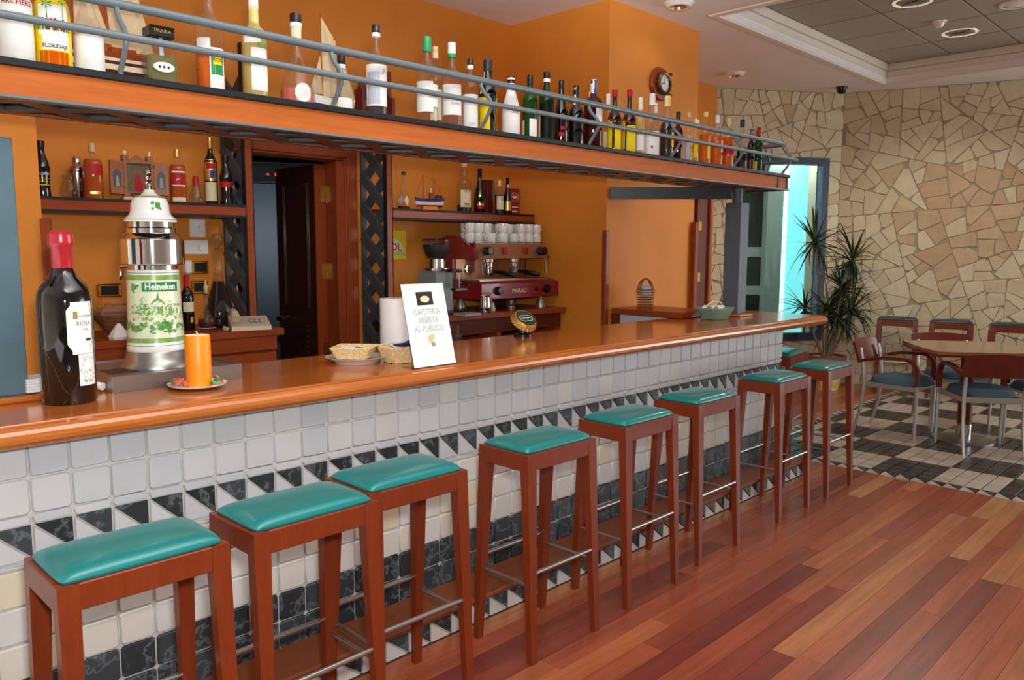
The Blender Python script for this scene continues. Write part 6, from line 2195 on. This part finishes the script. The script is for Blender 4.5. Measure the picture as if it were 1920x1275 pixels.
t = thing('fruit_basket', 'brown wooden fruit basket covered in clear film', 'basket', (.86, 1.66, KZ))
mb = MB()
for l_ in range(7):
    z_ = .005 + l_ * .015
    r_ = .07 + .012 * l_
    obj('wooden_hoop', MB().lathe([(r_, z_), (r_ + .010, z_), (r_ + .014, z_ + .012), (r_ + .004, z_ + .012)], 28), 'wickerd', t)
obj('basket_floor', MB().lathe([(0, 0), (.07, 0), (.07, .006), (0, .006)], 20), 'wickerd', t)
RF = random.Random(6)
pf_ = [[RF.uniform(-.012, .012) for _ in range(13)] for _ in range(9)]
obj('film', MB().grid(lambda u, w: ((.15 - .10 * w) * cos(2 * pi * u) * (1 + 4 * pf_[int(w * 8)][int(u * 12) % 12]), (.15 - .10 * w) * sin(2 * pi * u), .10 + .09 * w * (1.6 - w) + pf_[int(w * 8)][int(u * 12) % 12]), 12, 8), 'film', t)
q = obj('crumpled_tissue', MB().lathe([(0, 0), (.045, 0), (.05, .012), (.038, .03), (.02, .055), (.008, .072), (0, .075)], 9, smooth=False), 'film', None, (.775, 1.515, KZ))
q.data.materials[0] = M['paper']
tag(q, 'crumpled white tissue beside the fruit basket', 'tissue')
t = thing('acrylic_sheet', 'thin clear acrylic sheet standing left of the fruit basket', 'sheet', (.70, 1.58, KZ), .3)
obj('sheet', MB().box(-.035, .035, -.002, .002, 0, .19), 'acrylic', t)

# ---------------------------------------------------------------- lamps and fittings on the ceilings
def downlight(label, x, y, z, r, power, chrome=False):
    t = thing('ceiling_light', label, 'lamp', (x, y, z))
    if chrome:
        obj('trim_ring', MB().lathe([(r, -.004), (r * 1.12, -.006), (r * 1.15, 0), (r, 0)], 28), 'lampglow', t)
        obj('reflector', MB().lathe([(r, -.004), (r * .85, .004), (r * .5, .010), (0, .0105)], 28), 'lampglow', t)
        for k in range(6):
            a_ = k * pi / 3
            obj('reflector_fin', MB().bar((0, 0, -.002), (r * .95 * cos(a_), r * .95 * sin(a_), -.002), .003, .016), 'steel', t)
    else:
        obj('housing', MB().lathe([(r * .55, -.030), (r * .8, -.032), (r, -.012), (r * 1.05, 0), (r * .5, 0)], 28), 'porc', t)
        obj('inner_cup', MB().lathe([(r * .55, -.030), (r * .5, -.012), (0, -.010)], 24), 'bronze', t)
    lp = lamp('lamp_light', 'SPOT', (0, 0, -.05), power, (1, .92, .80), .06, None, (2.5, .6))
    lp.parent = t
    return t


downlight('white round ceiling light above the stone corner, left of the tray', 6.566, 1.585, CZ, .10, 3)
downlight('white round ceiling light at the top edge, above the orange block', 4.30, .757, CZ, .10, 2)
downlight('chrome downlight among the ceiling tiles, nearer the stone wall', 7.22, -.20, TZ, .125, 62, True)
downlight('chrome downlight among the ceiling tiles, at the top edge of the photo', 6.02, -.20, TZ, .125, 62, True)
t = thing('smoke_detector', 'white smoke detector among the ceiling tiles', 'detector', (6.73, -.18, TZ))
obj('base', MB().lathe([(0, -.012), (.055, -.012), (.058, 0), (0, 0)], 24), 'porc', t)
obj('sensor_head', MB().lathe([(0, -.052), (.02, -.05), (.034, -.035), (.04, -.013), (0, -.013)], 20), 'porc', t)
t = thing('ceiling_speaker', 'white round speaker in the ceiling tiles at the right edge', 'speaker', (6.62, -.76, TZ))
obj('ring', MB().lathe([(.09, -.01), (.12, -.012), (.13, 0), (.09, 0)], 28), 'porc', t)
obj('grille', MB().lathe([(0, -.016), (.06, -.014), (.09, -.006), (0, -.002)], 24), 'white', t)
t = thing('dome_camera', 'small black dome camera where ceiling and stone corner meet', 'camera', (7.93, 1.10, CZ))
obj('mount', MB().lathe([(0, -.02), (.055, -.02), (.06, 0), (0, 0)], 20), 'darkmetal', t)
obj('dome', MB().lathe([(0, -.075), (.025, -.07), (.045, -.05), (.05, -.0205), (0, -.0205)], 20), 'black', t)
